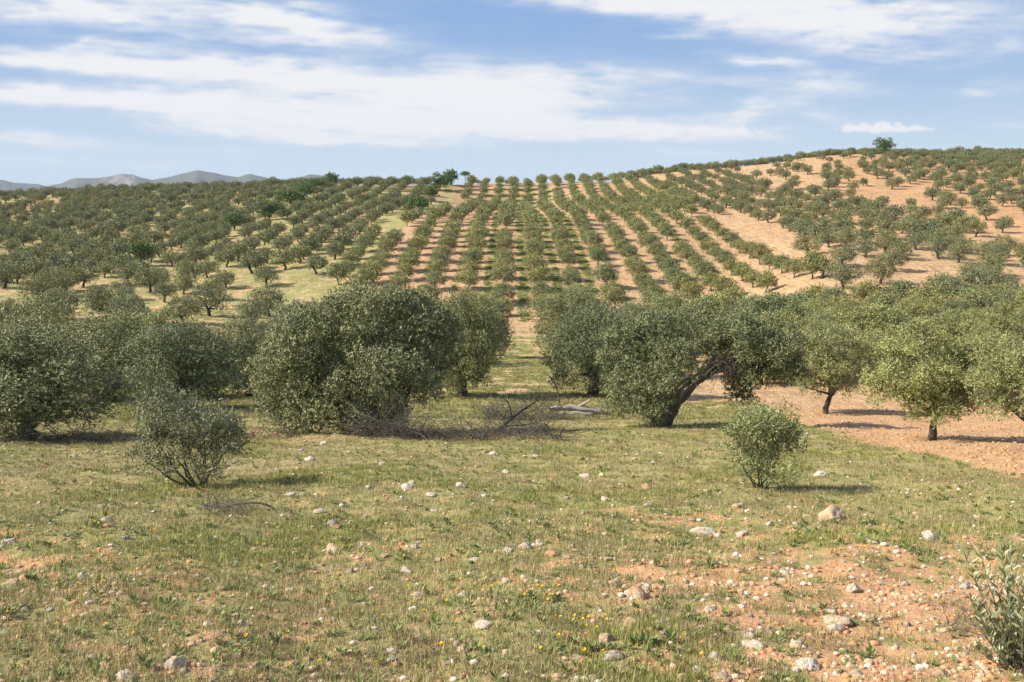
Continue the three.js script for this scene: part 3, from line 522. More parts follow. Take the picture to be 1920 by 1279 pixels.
// ---- the groves on the slopes
const grove = [];                                                        // { x, d, y, w, h, turn, old, line, index, zone }
const ONES = ['', 'first', 'second', 'third', 'fourth', 'fifth', 'sixth', 'seventh', 'eighth', 'ninth', 'tenth', 'eleventh', 'twelfth', 'thirteenth', 'fourteenth', 'fifteenth', 'sixteenth', 'seventeenth', 'eighteenth', 'nineteenth'], TENS = ['', '', 'twent', 'thirt', 'fort', 'fift'];
const ORD = (n) => (n < 20 ? ONES[n] : n % 10 ? TENS[Math.floor(n / 10)] + 'y-' + ONES[n % 10] : TENS[n / 10] + 'ieth');
const clearOf = (x, d, list, k) => list.every(([bx, bd, br]) => Math.hypot(x - bx, d - bd) > br + k);
{
  const r = rng(41);
  const add = (zone, line, x, d, old, w, h) => { if (!clearOf(x, d, broadSpots, 1.2) || !clearOf(x, d, nearSpots, 2)) return; grove.push({ zone, line, x, d, y: height(x, d) - 0.05, w, h, turn: r() * 6.28, old }); };
  // straight rows facing the camera
  for (let k = -5; k <= 9; k++) for (let j = 0; j < 36; j++) {
    const d = 158 + j * STEP + (k > 2 ? (k % 2) * 3 : 0) + (r() - 0.5) * 1.0, bend = 2.2 * sm(330, 430, d) + (d > 280 ? (k + 1) * -0.12 : 0), x = ROW0 + k * ROW + bend + (r() - 0.5) * 0.6;
    if (d > 452 || (k === 9 && d < 290) || (k < -3 && d < 172) || (k === -5 && (d > 235 || d < 176)) || (k === -4 && d > 290) || (k <= -3 && d > 300 && d < 385) || r() < (d > 425 ? 0.4 : k > 3 ? 0.07 : 0.02)) continue;
    const f = d > 400 ? 0.62 + 0.6 * r() : 0.84 + 0.32 * r(); add('rows', k, x, d, false, 3.95 * f, 3.55 * f * (0.9 + 0.2 * r()));
  }
  // hollow left of the aisle and the left slope: older, wider trees in looser lines
  for (let k = -54; k <= -4; k++) for (let j = 0; j < 70; j++) {
    const x = -2 + k * 7 + (r() - 0.5) * 1.8, d = 66 + j * 5.7 + (r() - 0.5) * 2 + (k % 2) * 2.5 + k * 0.3;
    const limit = -33 - 3 * sm(240, 200, d) + 17 * sm(270, 320, d);
    if (x > limit || d > 455 || (d < 150 && x > -0.1 * d) || x < -0.62 * d || r() < 0.17 + 0.14 * sm(230, 170, d)) continue;
    if (blotch(x, d) > 0.75 && r() < 0.55) continue;
    if ((d < 120 && x > -18) || (d < 132 && r() < 0.7) || (d >= 132 && d < 185 && r() < 0.35)) continue;
    const f = 0.7 + 0.36 * r(); const near = 1.28 - 0.28 * sm(165, 250, d); add('left', k, x, d, true, 4.35 * f * near, 3.8 * f * near);
  }
  // left edge of the aisle in the hollow
  for (let j = 0; j < 7; j++) { const d = 84 + j * 10.5; add('aisle', 0, -5.2 - 0.4 * j + r(), d, true, 4.8, 4.2); add('aisle', 1, 7.5 + 0.2 * j + r(), d, j > 1, 4.4, 4); if (j < 6) { add('aisle', 2, -12.5 + r() * 2, d + 4, true, 5, 4.3); add('aisle', 3, 15 + r() * 2, d + 4, true, 4.6, 4.1); } }
  // the right slope: broad trees on tan soil, closer together on the top
  for (let k = 7; k <= 52; k++) for (let j = 0; j < 74; j++) {
    const sp = 6.8, wild = sm(85, 130, k * sp), d0 = 100 + j * 6.3 + (r() - 0.5) * 2.8, x = k * sp + wild * ((j * 0.618) % 1) * 6.8 + (r() - 0.5) * (1.6 + 2.2 * wild), d = d0 + 8 * Math.sin(x / 60);
    const limit = d < 160 ? 44 + (160 - d) * 0.2 : 52 + 4 * sm(170, 210, d) - 6 * sm(240, 330, d);
    if (x < limit || d > 480 || x > 0.62 * d || r() < 0.1 + 0.34 * sm(245, 180, d)) continue;
    if (blotch(x, d) > 0.5 && r() < 0.6) continue;
    const top = d > 375, f = 0.66 + 0.34 * r(); const near = 1.24 - 0.24 * sm(165, 250, d); add('right', k, x, d, true, (top ? 3.8 : 4.4) * f * near, (top ? 3.1 : 3.8) * f * near);
  }
  for (let k = 0; k < 330; k++) { const d = 372 + 112 * r(), u = 0.33 + 0.2 * r(), x = u * d; if (u < 0.33 + 0.1 * sm(440, 380, d)) continue; const f = 0.6 + 0.4 * r(); add('right', 80 + Math.floor(u * 60), x, d, true, 4.2 * f, 3.1 * f); }
  // the hedge-like line along the hill's shoulder and summit
  for (let k = 0; k < 84; k++) { const px = 1170 + k * 6 + 5 * r(), u = ray(px, 300).u, d = 424 + 26 * r() + 10 * sm(1400, 1600, px), f = 0.45 + 0.65 * r(); add('crest', 1, u * d, d, true, 4.2 * f, 3.3 * f); }
  // the young grove in the hollow on the right
  for (let k = 0; k < 13; k++) for (let j = 0; j < 13; j++) {
    const d = 54 + j * 6.2 + (r() - 0.5) * 1.6, x = 9 + k * 5.6 + (j % 2) * 1 + (r() - 0.5) * 1.6 + (d - 54) * 0.1;
    if (d > 132 || x < 0.13 * d + (d > 100 ? 6 : 4) || x > 0.6 * d || !clearOf(x, d, nearSpots, 1.2)) continue;
    if (d < 62 && x < 21) continue;
    const f = 0.85 + 0.3 * r(); add('hollow', k, x, d, false, 4.2 * f, 3.6 * f);
  }
  // thin line of trees on the left skyline and on the crest behind the rows
  for (let k = 0; k < 60; k++) { const d = 456 + r() * 26, x = (r() * 1.05 - 0.56) * d; add(x < -30 ? 'left' : x > 60 ? 'right' : 'crest', 60 + k, x, d, true, 4.5 * (0.7 + 0.5 * r()), 3.4 * (0.7 + 0.6 * r())); }
}
function inSight(t) {                                                     // does the crown clear the ground between it and the eye, inside the frame?
  const y = t.y + t.h * 0.6, p = project(t.x, y, -t.d);
  if (p.px < -20 || p.px > PW + 20) return false;
  for (let k = 4; k < 40; k++) { const s = k / 40; if (height(t.x * s, t.d * s) > lerp(EYE, y, s) + 0.3) return false; }
  return true;
}
for (const t of grove) { t.seen = inSight(t); t.size = t.seen ? t.h * t.w / (t.d * t.d) : 0; const p = project(t.x, t.y + t.h / 2, -t.d); t.px = p.px; t.out = p.px < -260 || p.px > PW + 200; }
const SINGLE = 268;
const ranked = grove.filter((t) => t.seen).sort((a, b) => b.size - a.size), chosen = new Set(ranked.slice(0, SINGLE));
console.log('trees', grove.length, 'seen', ranked.length, 'single to depth', Math.max(...[...chosen].map((t) => t.d)).toFixed(0));
const kindOf = (t, k) => { const v = KINDS[t.old ? (t.d < 190 ? 'oldB' : 'oldC') : t.d < 115 ? 'youngA' : t.d < 230 ? 'youngB' : 'youngC']; return v[k % v.length]; };
{
  const r = rng(43), lines = new Map();
  for (const t of chosen) { const id = t.zone + '/' + t.line; if (!lines.has(id)) lines.set(id, []); lines.get(id).push(t); }
  const zoneLines = {};
  for (const z of ['rows', 'left', 'right', 'hollow', 'aisle', 'crest']) zoneLines[z] = [...new Set([...chosen].filter((t) => t.zone === z).map((t) => t.line))].sort((a, b) => a - b);
  for (const [id, list] of lines) {
    list.sort((a, b) => a.d - b.d);
    list.forEach((t, i) => {
      const lineNo = zoneLines[t.zone].indexOf(t.line), n = ORD(i + 1);
      let label, group;
      if (t.zone === 'rows') { label = t.line <= 0 ? `olive in the ${ORD(1 - t.line)} straight row left of the central aisle, ${n} tree uphill` : `olive in the ${ORD(t.line)} straight row right of the central aisle, ${n} tree uphill`; group = 'olives in the straight rows'; }
      else if (t.zone === 'left') { label = `old olive, ${n} tree up the ${ORD(zoneLines.left.length - lineNo)} planting line left of the straight rows`; group = 'old olives on the slope beside the slanting hedge'; }
      else if (t.zone === 'right') { label = `old olive, ${n} tree up the ${ORD(lineNo + 1)} planting line right of the straight rows`; group = 'old olives on the tan hill'; }
      else if (t.zone === 'hollow') { label = `young olive, ${n} back in the ${ORD(lineNo + 1)} line right of the leaning olive`; group = 'young olives beside the track'; }
      else { label = `old olive in the hollow, ${n} back in line ${['just left of', 'just right of', 'second left of', 'second right of'][t.line] ?? 'behind'} the grassy aisle`; group = 'old olives in the hollow'; }
      plantTree(kindOf(t, Math.floor(r() * 4)), t.x, t.d, t.y, t.w, t.h, t.turn, 'olive_tree', label, group);
    });
  }
  // all the smaller ones as one mass
  const rest = new THREE.Group(); rest.name = 'distant_olive_grove'; rest.userData = { kind: 'stuff', label: 'hundreds of distant olive trees covering the far slopes', category: 'olive grove' }; scene.add(rest);
  const far = grove.filter((t) => !chosen.has(t) && !t.out), M = new THREE.Matrix4(), Q = new THREE.Quaternion(), Y = new THREE.Vector3(0, 1, 0);
  for (const key of ['oldC', 'youngC', 'youngB']) KINDS[key].forEach((kind, v) => {
    const mine = far.filter((t, i) => i % 4 === v && (t.old ? 'oldC' : t.d < 230 ? 'youngB' : 'youngC') === key);
    if (!mine.length) return;
    for (const [name, g, m] of [['trunks', kind.trunk, BARK], ['crowns', kind.crown, LEAF]]) {
      const im = new THREE.InstancedMesh(g, m, mine.length); im.name = name; im.userData.kind = 'stuff'; im.castShadow = im.receiveShadow = true;
      mine.forEach((t, i) => im.setMatrixAt(i, M.compose(new THREE.Vector3(t.x, t.y, -t.d), Q.setFromAxisAngle(Y, t.turn), new THREE.Vector3(t.w / kind.W, t.h / kind.H, t.w / kind.W))));
      rest.add(im);
    }
  });
}

// ---------------------------------------------------------------- bushes on the meadow
function bush(px, py, w, h, label, o) {
  const g = ground(px, py), s = pxSize(g.d), r = rng(o.seed), L = [], c = new Shape(), t = new Shape(), W = w * s, H = h * s;
  for (const [x, y, a, b] of o.lumps) L.push([x * W, y * H, (r() - 0.5) * W * 0.5, a * W, b * H, a * W * 0.9]);
  foliage(c, bunches(L, 6, r, 0.6), o.leaves, o.len, o.wid, o.pal, r, -0.25, 3.4, 8);
  for (let k = 0; k < o.stems; k++) {
    const T = L[k % L.length], q = [], bx = (r() - 0.5) * 0.16 * W;
    for (let j = 0; j <= 7; j++) { const e = j / 7; q.push([lerp(bx, T[0], Math.pow(e, 0.8)) + (r() - 0.5) * 0.04 * W, lerp(-0.05, T[1], Math.pow(e, 1.1)), lerp((r() - 0.5) * 0.05, T[2], e) + (r() - 0.5) * 0.03, o.thick * lerp(1, 0.25, e)]); }
    t.tube(q, 6, [0.1, 0.083, 0.066], 0.15, k * 3);
    for (let b = 0; b < 5; b++) { const i = 3 + Math.floor(r() * 4), p = q[i], e = [(r() - 0.5) * 0.4 * W, (r() * 0.3) * H, (r() - 0.5) * 0.3 * W]; t.tube([[p[0], p[1], p[2], o.thick * 0.3], [p[0] + e[0] * 0.5, p[1] + e[1] * 0.6, p[2] + e[2] * 0.5, o.thick * 0.22], [p[0] + e[0], p[1] + e[1], p[2] + e[2], o.thick * 0.1]], 4, [0.1, 0.083, 0.066]); }
  }
  const b = thing('olive_bush', label, 'bush', o.group); part('stems', t.build(true), BARK, b); part('foliage', c.build(), LEAF, b);
  b.position.set(g.x, g.y, -g.d);
  return g;
}
const SILVER = { dark: [0.11, 0.125, 0.06], mid: [0.19, 0.205, 0.105], pale: [0.3, 0.31, 0.19], gold: [0.28, 0.26, 0.1] };
const FRESH = { dark: [0.13, 0.16, 0.05], mid: [0.22, 0.25, 0.09], pale: [0.32, 0.34, 0.15], gold: [0.3, 0.28, 0.09] };
const LOW = 'low olive bushes on the meadow';
bush(368, 912, 235, 172, 'wide grey-green olive bush with dark spreading stems on the meadow', { seed: 61, stems: 8, thick: 0.022, leaves: 17000, len: 0.055, wid: 0.017, pal: SILVER, group: LOW, lumps: [[-0.34, 0.72, 0.15, 0.14], [-0.12, 0.8, 0.15, 0.17], [0.12, 0.72, 0.17, 0.18], [0.3, 0.48, 0.14, 0.17], [0, 0.55, 0.2, 0.2], [-0.25, 0.5, 0.16, 0.16], [-0.38, 0.3, 0.13, 0.12], [-0.02, 0.33, 0.18, 0.14], [0.2, 0.36, 0.15, 0.12], [-0.17, 0.93, 0.06, 0.08], [0.27, 0.7, 0.09, 0.1], [-0.22, 0.2, 0.14, 0.12], [0.14, 0.18, 0.13, 0.12], [-0.4, 0.52, 0.08, 0.1]] });
bush(1424, 914, 150, 150, 'smaller pale yellow-green olive bush on the meadow below the leaning tree', { seed: 62, stems: 7, thick: 0.016, leaves: 10500, len: 0.055, wid: 0.017, pal: FRESH, group: LOW, lumps: [[-0.1, 0.82, 0.24, 0.15], [0.22, 0.74, 0.22, 0.17], [0.05, 0.6, 0.3, 0.2], [-0.3, 0.5, 0.17, 0.15], [0.33, 0.45, 0.2, 0.15], [0.05, 0.38, 0.26, 0.16], [-0.2, 0.25, 0.16, 0.12], [0.16, 0.16, 0.18, 0.12], [-0.36, 0.72, 0.1, 0.1], [0.4, 0.62, 0.1, 0.1]] });
{ // shoots of an olive at the lower right corner, close to the camera
  const g = ground(1925, 1262), s = pxSize(g.d), r = rng(63), c = new Shape(), t = new Shape();
  for (let k = 0; k < 58; k++) {
    const tx = (r() * 1.15 - 0.62) * 0.62, ty = (0.15 + 0.85 * Math.pow(r(), 0.8)) * (1 - 0.5 * Math.abs(tx + 0.05)), q = [], z1 = (r() - 0.5) * 0.5, X = tx, Yh = ty * 0.92;
    for (let j = 0; j <= 8; j++) { const e = j / 8; q.push([X * Math.pow(e, 0.75) + (r() - 0.5) * 0.015, Yh * e - 0.03, z1 * e + (r() - 0.5) * 0.015, 0.006 * (1.1 - e)]); }
    t.tube(q, 5, [0.16, 0.15, 0.1]);
    for (let f = 0; f < 34; f++) {
      const e = 0.22 + 0.78 * (f + r()) / 34, i = Math.min(7, Math.floor(e * 8)), a = q[i], b = q[i + 1], u = e * 8 - i, x = lerp(a[0], b[0], u), y = lerp(a[1], b[1], u), z = lerp(a[2], b[2], u), l = 0.05 + 0.03 * r();
      const D = new THREE.Vector3((r() - 0.5) * 1.5 + X * 0.6, 0.5 + r() * 0.7, (r() - 0.5) * 1.5).normalize().multiplyScalar(l), Wd = new THREE.Vector3(r() - 0.5, r() - 0.5, r() - 0.5).cross(D).normalize().multiplyScalar(0.0065 + 0.003 * r());
      const v = r(), C = v < 0.2 ? [0.16, 0.185, 0.075] : v < 0.6 ? [0.27, 0.3, 0.13] : [0.42, 0.44, 0.27];
      c.leaf(x, y, z, D.x, D.y, D.z, Wd.x, Wd.y, Wd.z, C);
    }
  }
  const o = thing('olive_bush', 'leafy olive shoots cut off by the lower right frame corner', 'bush', LOW); part('stems', t.build(true), BARK, o); part('foliage', c.build(), LEAF, o);
  o.position.set(g.x, g.y, -g.d);
}

// ---------------------------------------------------------------- dead wood
function brush(px, py, w, h, depth, count, label, seed, color, thick = 0.0125) {
  const g = ground(px, py), s = pxSize(g.d), r = rng(seed), t = new Shape(), W = w * s, H = h * s;
  for (let k = 0; k < count; k++) {
    const x = (r() - 0.5) * W, z = (r() - 0.5) * depth, top = H * (1 - (2 * x / W) ** 2 * 0.6) * (0.6 + 0.5 * n2(x * 1.7 + seed, z * 1.7)), y = Math.pow(r(), 1.7) * top, dir = r() * 6.28, L = Math.min(0.3 + r() * 0.9, W * 0.7), up = (r() - 0.25) * 1.5, rad = thick * (0.35 + r() * r() * 1.3), q = [], gy = height(g.x + x, g.d - z) - g.y;
    let cx = x, cy = gy + y + 0.02, cz = z, vx = Math.cos(dir) * 0.8, vz = Math.sin(dir) * 0.8, vy = up;
    for (let j = 0; j <= 6; j++) { q.push([cx, Math.max(gy + 0.01, cy), cz, rad * (1.1 - j / 6)]); cx += vx * L / 6; cy += vy * L / 6; cz += vz * L / 6; vx += (r() - 0.5) * 1.1; vy += (r() - 0.64) * 0.8; vz += (r() - 0.5) * 1.1; }
    const shade = 0.7 + 0.6 * r(); t.tube(q, 3, [color[0] * shade, color[1] * shade, color[2] * shade]);
  }
  const o = thing('brush_pile', label, 'brush pile', 'heaps of dead twigs'); part('twigs', t.build(true), BARK, o, 'stuff');
  o.position.set(g.x, g.y, -g.d);
}
const TWIG = [0.11, 0.094, 0.078];
brush(735, 822, 130, 66, 1.4, 430, 'heap of grey dead twigs against the huge dense olive clump', 91, TWIG);
brush(905, 826, 300, 40, 1.8, 700, 'long low spread of dead twigs across the meadow\'s edge', 92, TWIG);
brush(985, 790, 150, 72, 1.6, 520, 'raised tangle of dead branches left of the fallen log', 93, TWIG, 0.016);
brush(425, 962, 100, 20, 0.5, 110, 'small scatter of fine grey twigs below the wide bush', 94, [0.17, 0.155, 0.14], 0.005);
brush(1825, 1185, 120, 26, 0.25, 70, 'few dark fine twigs beside the leafy corner shoots', 95, [0.1, 0.085, 0.075], 0.003);
brush(90, 828, 260, 22, 1.4, 320, 'dead twigs under the dark olive at the left frame edge', 96, TWIG);
brush(510, 822, 150, 16, 0.9, 160, 'thin line of dead twigs left of the huge clump\'s foot', 97, TWIG, 0.009);
function wood(name, px, py, pts, color, label, category, seg = 9, rough = 0.25, partName = 'stem') {
  const g = ground(px, py), s = pxSize(g.d), t = new Shape();
  for (const line of pts) { const c = new THREE.CatmullRomCurve3(line.map((p) => new THREE.Vector3((p[0] - px) * s, (py - p[1]) * s, p[2]))), q = []; for (let j = 0; j <= 14; j++) { const k = j / 14, v = c.getPoint(k), f = k * (line.length - 1), i = Math.min(line.length - 2, Math.floor(f)); q.push([v.x, v.y, v.z, lerp(line[i][3], line[i + 1][3], f - i)]); } t.tube(q, seg, color, rough, line[0][0]); }
  const o = thing(name, label, category); part(partName, t.build(true), BARK, o); o.position.set(g.x, g.y, -g.d); return o;
}
wood('fallen_log', 1095, 778, [[[1030, 764, 0.2, 0.09], [1065, 764, 0.1, 0.13], [1105, 770, 0, 0.14], [1146, 775, -0.1, 0.11]], [[1040, 772, 0.5, 0.08], [1075, 772, 0.45, 0.11], [1110, 774, 0.4, 0.09]], [[1085, 762, 0, 0.06], [1098, 755, 0, 0.05], [1106, 748, 0.1, 0.03]]], [0.36, 0.31, 0.26], 'pale weathered log lying left of the leaning trunk', 'log', 12, 0.3, 'log');
wood('dead_sapling', 1050, 768, [[[1050, 772, 0, 0.045], [1047, 745, 0, 0.04], [1038, 715, 0, 0.03], [1020, 695, 0, 0.015]], [[1043, 730, 0, 0.025], [1050, 712, 0, 0.018], [1052, 690, 0, 0.01]], [[1038, 715, 0, 0.02], [1030, 716, 0.2, 0.012], [1012, 700, 0.3, 0.008]]], TWIG, 'bare dead sapling standing up behind the fallen log', 'dead tree', 7, 0.15);
wood('dead_branch', 440, 957, [[[405, 962, 0, 0.008], [425, 950, 0, 0.012], [455, 943, 0, 0.014], [485, 942, 0, 0.015], [505, 947, 0, 0.013], [520, 958, 0, 0.006]], [[430, 949, 0, 0.008], [420, 946, 0.1, 0.006], [405, 940, 0.1, 0.003]]], [0.09, 0.075, 0.065], 'thin dark branch arching low over the grass', 'branch', 6, 0.1);
wood('dead_branch', 930, 805, [[[905, 815, 0.6, 0.05], [935, 800, 0.5, 0.055], [960, 780, 0.4, 0.05], [985, 762, 0.3, 0.035], [1010, 745, 0.3, 0.015]], [[945, 792, 0.5, 0.03], [985, 790, 0.5, 0.025], [1020, 782, 0.5, 0.012]], [[960, 780, 0.4, 0.025], [955, 755, 0.3, 0.018], [940, 735, 0.3, 0.008]]], TWIG, 'thick forked dead branch propped in the raised tangle', 'branch', 8, 0.2);
console.log('wood built');

// ---------------------------------------------------------------- stones
const placed = [];                                                       // for the labels: { px, py, o, size, tone }
const STONES = [];
for (let k = 0; k < 9; k++) {
  const r = rng(500 + k), g = new THREE.IcosahedronGeometry(1, 4), p = g.attributes.position, fl = 0.5 + 0.28 * r(), planes = Array.from({ length: 15 }, () => [new THREE.Vector3(r() - 0.5, r() - 0.5, r() - 0.5).normalize(), 0.5 + 0.3 * r()]), v = new THREE.Vector3();
  for (let i = 0; i < p.count; i++) {
    v.fromBufferAttribute(p, i).normalize(); let m = 1;
    for (const [n, h] of planes) { const q = v.dot(n); if (q > 0) m = Math.min(m, h / q); }
    m *= 1.25 * (1 + 0.13 * n3(v.x * 2.2 + k * 5, v.y * 2.2, v.z * 2.2) + 0.06 * n3(v.x * 6 + k, v.y * 6, v.z * 6) + 0.03 * n3(v.x * 13 + k, v.y * 13, v.z * 13));
    p.setXYZ(i, v.x * m, v.y * m * fl, v.z * m * 0.85);
  }
  const { mergeVertices } = await import('three/addons/utils/BufferGeometryUtils.js');
  g.deleteAttribute('normal'); g.deleteAttribute('uv');
  const w = mergeVertices(g, 1e-4); w.computeVertexNormals();
  const q = w.attributes.position, col = new Float32Array(q.count * 3), uv = new Float32Array(q.count * 2);
  for (let i = 0; i < q.count; i++) { const a = 0.9 + 0.22 * fbm(q.getX(i) * 2 + k, q.getZ(i) * 2 + q.getY(i), 3), dirt = sm(0.15, 0.5, n3(q.getX(i) * 1.3 + k * 3, q.getY(i) * 1.3, q.getZ(i) * 1.3)); col.set([a * lerp(1, 0.86, dirt), a * lerp(1, 0.7, dirt), a * lerp(1, 0.52, dirt)], i * 3); uv[i * 2] = q.getX(i) * 0.5 + q.getY(i) * 0.3; uv[i * 2 + 1] = q.getZ(i) * 0.5 + q.getY(i) * 0.4; }
  w.setAttribute('color', new THREE.BufferAttribute(col, 3)); w.setAttribute('uv', new THREE.BufferAttribute(uv, 2));
  STONES.push(w);
}
const stoneMat = (r, g, b) => new THREE.MeshStandardMaterial({ color: new THREE.Color(r, g, b), vertexColors: true, roughness: 0.92, bumpMap: GRAIN, bumpScale: 0.012 });
const ROCKS = { white: stoneMat(0.6, 0.53, 0.44), grey: stoneMat(0.46, 0.41, 0.34), tan: stoneMat(0.53, 0.4, 0.27), orange: stoneMat(0.5, 0.31, 0.17), brown: stoneMat(0.24, 0.17, 0.12) };
const rs = rng(71);
function stone(px, py, w, tone, hf = 0.62) {
  const g = ground(px, py), s = pxSize(Math.hypot(g.x, g.d)) * w / 2, m = new THREE.Mesh(STONES[Math.floor(rs() * 9)], ROCKS[tone]);
  m.castShadow = m.receiveShadow = true; m.position.set(g.x, g.y + s * hf * 0.28, -g.d); m.rotation.set((rs() - 0.5) * 0.3, rs() * 6.28, (rs() - 0.5) * 0.3); m.scale.set(s * 1.05, s * hf * 1.75, s * 1.05);
  scene.add(m); placed.push({ px, py, o: m, w, tone, what: 'stone', x: g.x, d: g.d, rad: s });
}
for (const [tone, list] of Object.entries({
  white: [[1317, 997, 52, .35], [1392, 1004, 22], [1443, 986, 13, .9], [1742, 1010, 32], [1603, 1108, 28], [1332, 1143, 26], [1557, 1147, 21], [1567, 1184, 28, .8], [1415, 1213, 37, .5], [1496, 1212, 24, .8], [1339, 1235, 26], [1513, 1252, 52, .6], [1608, 1266, 22], [1472, 1077, 20], [1697, 1097, 16], [1810, 1103, 22], [1537, 892, 24], [1513, 970, 16], [983, 1028, 26], [1010, 1023, 18, .5], [955, 1034, 20, .5], [907, 1173, 40, .4], [870, 1117, 24, .45], [782, 1117, 25, .5], [952, 1091, 20, .5], [762, 1072, 24, .45], [735, 1223, 22], [853, 1209, 16], [1108, 1275, 24], [1255, 1047, 14, .9], [762, 917, 26], [772, 906, 14], [865, 913, 22], [910, 932, 16], [1063, 935, 14], [1137, 940, 18], [1098, 893, 20, .35], [1130, 892, 13], [950, 887, 16], [815, 959, 18, .4], [810, 929, 20, .4], [680, 1025, 16, .8], [777, 1027, 16], [890, 1050, 22, .4], [1213, 948, 14], [325, 1250, 40, .6], [240, 1274, 36, .6], [153, 1085, 20, .8], [548, 1110, 22, .6], [542, 930, 20, .4], [567, 929, 12], [925, 853, 22], [582, 863, 22], [607, 832, 14], [565, 845, 12], [1003, 857, 12], [1090, 1064, 14], [600, 960, 22, .4], [1870, 1243, 24, .6], [945, 1153, 12], [1158, 1080, 11], [1308, 1260, 28], [1405, 1235, 16], [640, 890, 10], [1155, 1185, 14], [715, 872, 11], [690, 915, 13], [1190, 862, 12], [1225, 868, 11], [1000, 905, 10]],
  grey: [[18, 1018, 28, .5], [203, 980, 22], [235, 1010, 14], [438, 1000, 11], [317, 1033, 8, 1], [620, 985, 22], [737, 1237, 20], [1235, 1172, 30, .5], [1150, 1233, 38, .5], [347, 1260, 18, .7], [137, 858, 16], [313, 960, 9], [710, 1060, 14], [656, 1074, 16]],
  tan: [[1563, 974, 46, .75], [1563, 1168, 50, .35], [1767, 1267, 28], [1633, 1163, 20, .8], [1870, 1208, 32, .5], [1347, 1273, 40, .4], [1383, 952, 22, .6], [1482, 953, 15], [1835, 973, 17], [1188, 1117, 42, .6], [1210, 1108, 22, .8], [1185, 1172, 30, 1.05], [1135, 1203, 34, .6], [868, 1223, 30, .5], [1073, 1027, 14, .8], [1065, 1047, 15], [1140, 1051, 17], [1155, 1098, 23, .7], [820, 1050, 18, .4], [1087, 1237, 26, .4], [1010, 1248, 15], [22, 1095, 30, .4], [403, 1258, 28, .5], [547, 1247, 22, .5], [627, 1034, 34, .4], [477, 1030, 14], [480, 1250, 20, .6], [575, 1238, 16], [1443, 1240, 20], [1655, 1178, 14], [1645, 1190, 14], [1378, 1168, 13], [722, 1045, 18], [1170, 1230, 15], [590, 1255, 18]],
  orange: [[1037, 1041, 26, .4], [1212, 916, 26, .4], [742, 1249, 20, .7], [822, 1181, 13, .8], [47, 1086, 26, .5], [203, 988, 20, .5], [630, 990, 16], [1532, 943, 12], [1500, 940, 10], [600, 1195, 20, .4]],
  brown: [[200, 1108, 18, 1], [106, 966, 12, .5], [1418, 1050, 11, 1]],
})) for (const [px, py, w, hf] of list) stone(px, py, w, tone, hf ?? 0.62);
{ // the many lesser stones, thicker on the bare ground
  const r = rng(72); let n = placed.length;
  for (let k = 0; k < 6000 && n < 290; k++) {
    const px = r() * 1920, py = 838 + 441 * r(), g = ground(px, py), [bare] = cover(g.x, g.d);
    if (beyondEdge(g.x, g.d) > -0.5 || r() > 0.12 + 0.85 * bare || !clearOf(g.x, g.d, placed.map((p) => [p.x, p.d, p.rad]), 0.08)) continue;
    const w = (7.5 + 9 * r() * r()) * lerp(0.85, 1.35, sm(850, 1250, py)), v = r(); stone(px, py, w, v < 0.42 ? 'white' : v < 0.55 ? 'grey' : v < 0.85 ? 'tan' : 'orange', 0.45 + 0.4 * r()); n++;
  }
}
// ---------------------------------------------------------------- yellow flowers
const PETAL = new THREE.MeshStandardMaterial({ color: new THREE.Color(0.8, 0.52, 0.015), roughness: 0.7, side: THREE.DoubleSide }), STEM = new THREE.MeshStandardMaterial({ color: new THREE.Color(0.12, 0.16, 0.04), roughness: 0.8 });
const blossom = (() => { const s = new Shape(), r = rng(74); for (let ring = 0; ring < 2; ring++) for (let k = 0; k < 10; k++) { const a = k / 10 * 6.283 + ring * 0.3, l = 0.017 - ring * 0.005, e = 0.004 + ring * 0.006 + r() * 0.003; s.leaf(0, 0, 0, Math.cos(a) * l, e, Math.sin(a) * l, -Math.sin(a) * 0.005, 0, Math.cos(a) * 0.005, [1, 1, 1]); } return s.build(); })();
const stalk = (() => { const s = new Shape(); s.tube([[0, -0.17, 0, 0.0018], [0.006, -0.08, 0.003, 0.0016], [0, 0, 0, 0.0015]], 4, [1, 1, 1]); return s.build(true); })();
function flower(px, py, size = 1) {
  const g = ground(px, py + 10), r = rs, o = new THREE.Group(); o.userData = {}; part('stem', stalk, STEM, o); part('blossom', blossom, PETAL, o);
  const h = 0.07 + 0.04 * r(); o.position.set(g.x, g.y + h, -g.d); o.rotation.set((r() - 0.3) * 0.5, r() * 6, (r() - 0.3) * 0.5); o.scale.setScalar(size * 0.8); scene.add(o); placed.push({ px, py, o, w: 8 * size, tone: 'yellow', what: 'flower', x: g.x, d: g.d, rad: 0.02 });
}
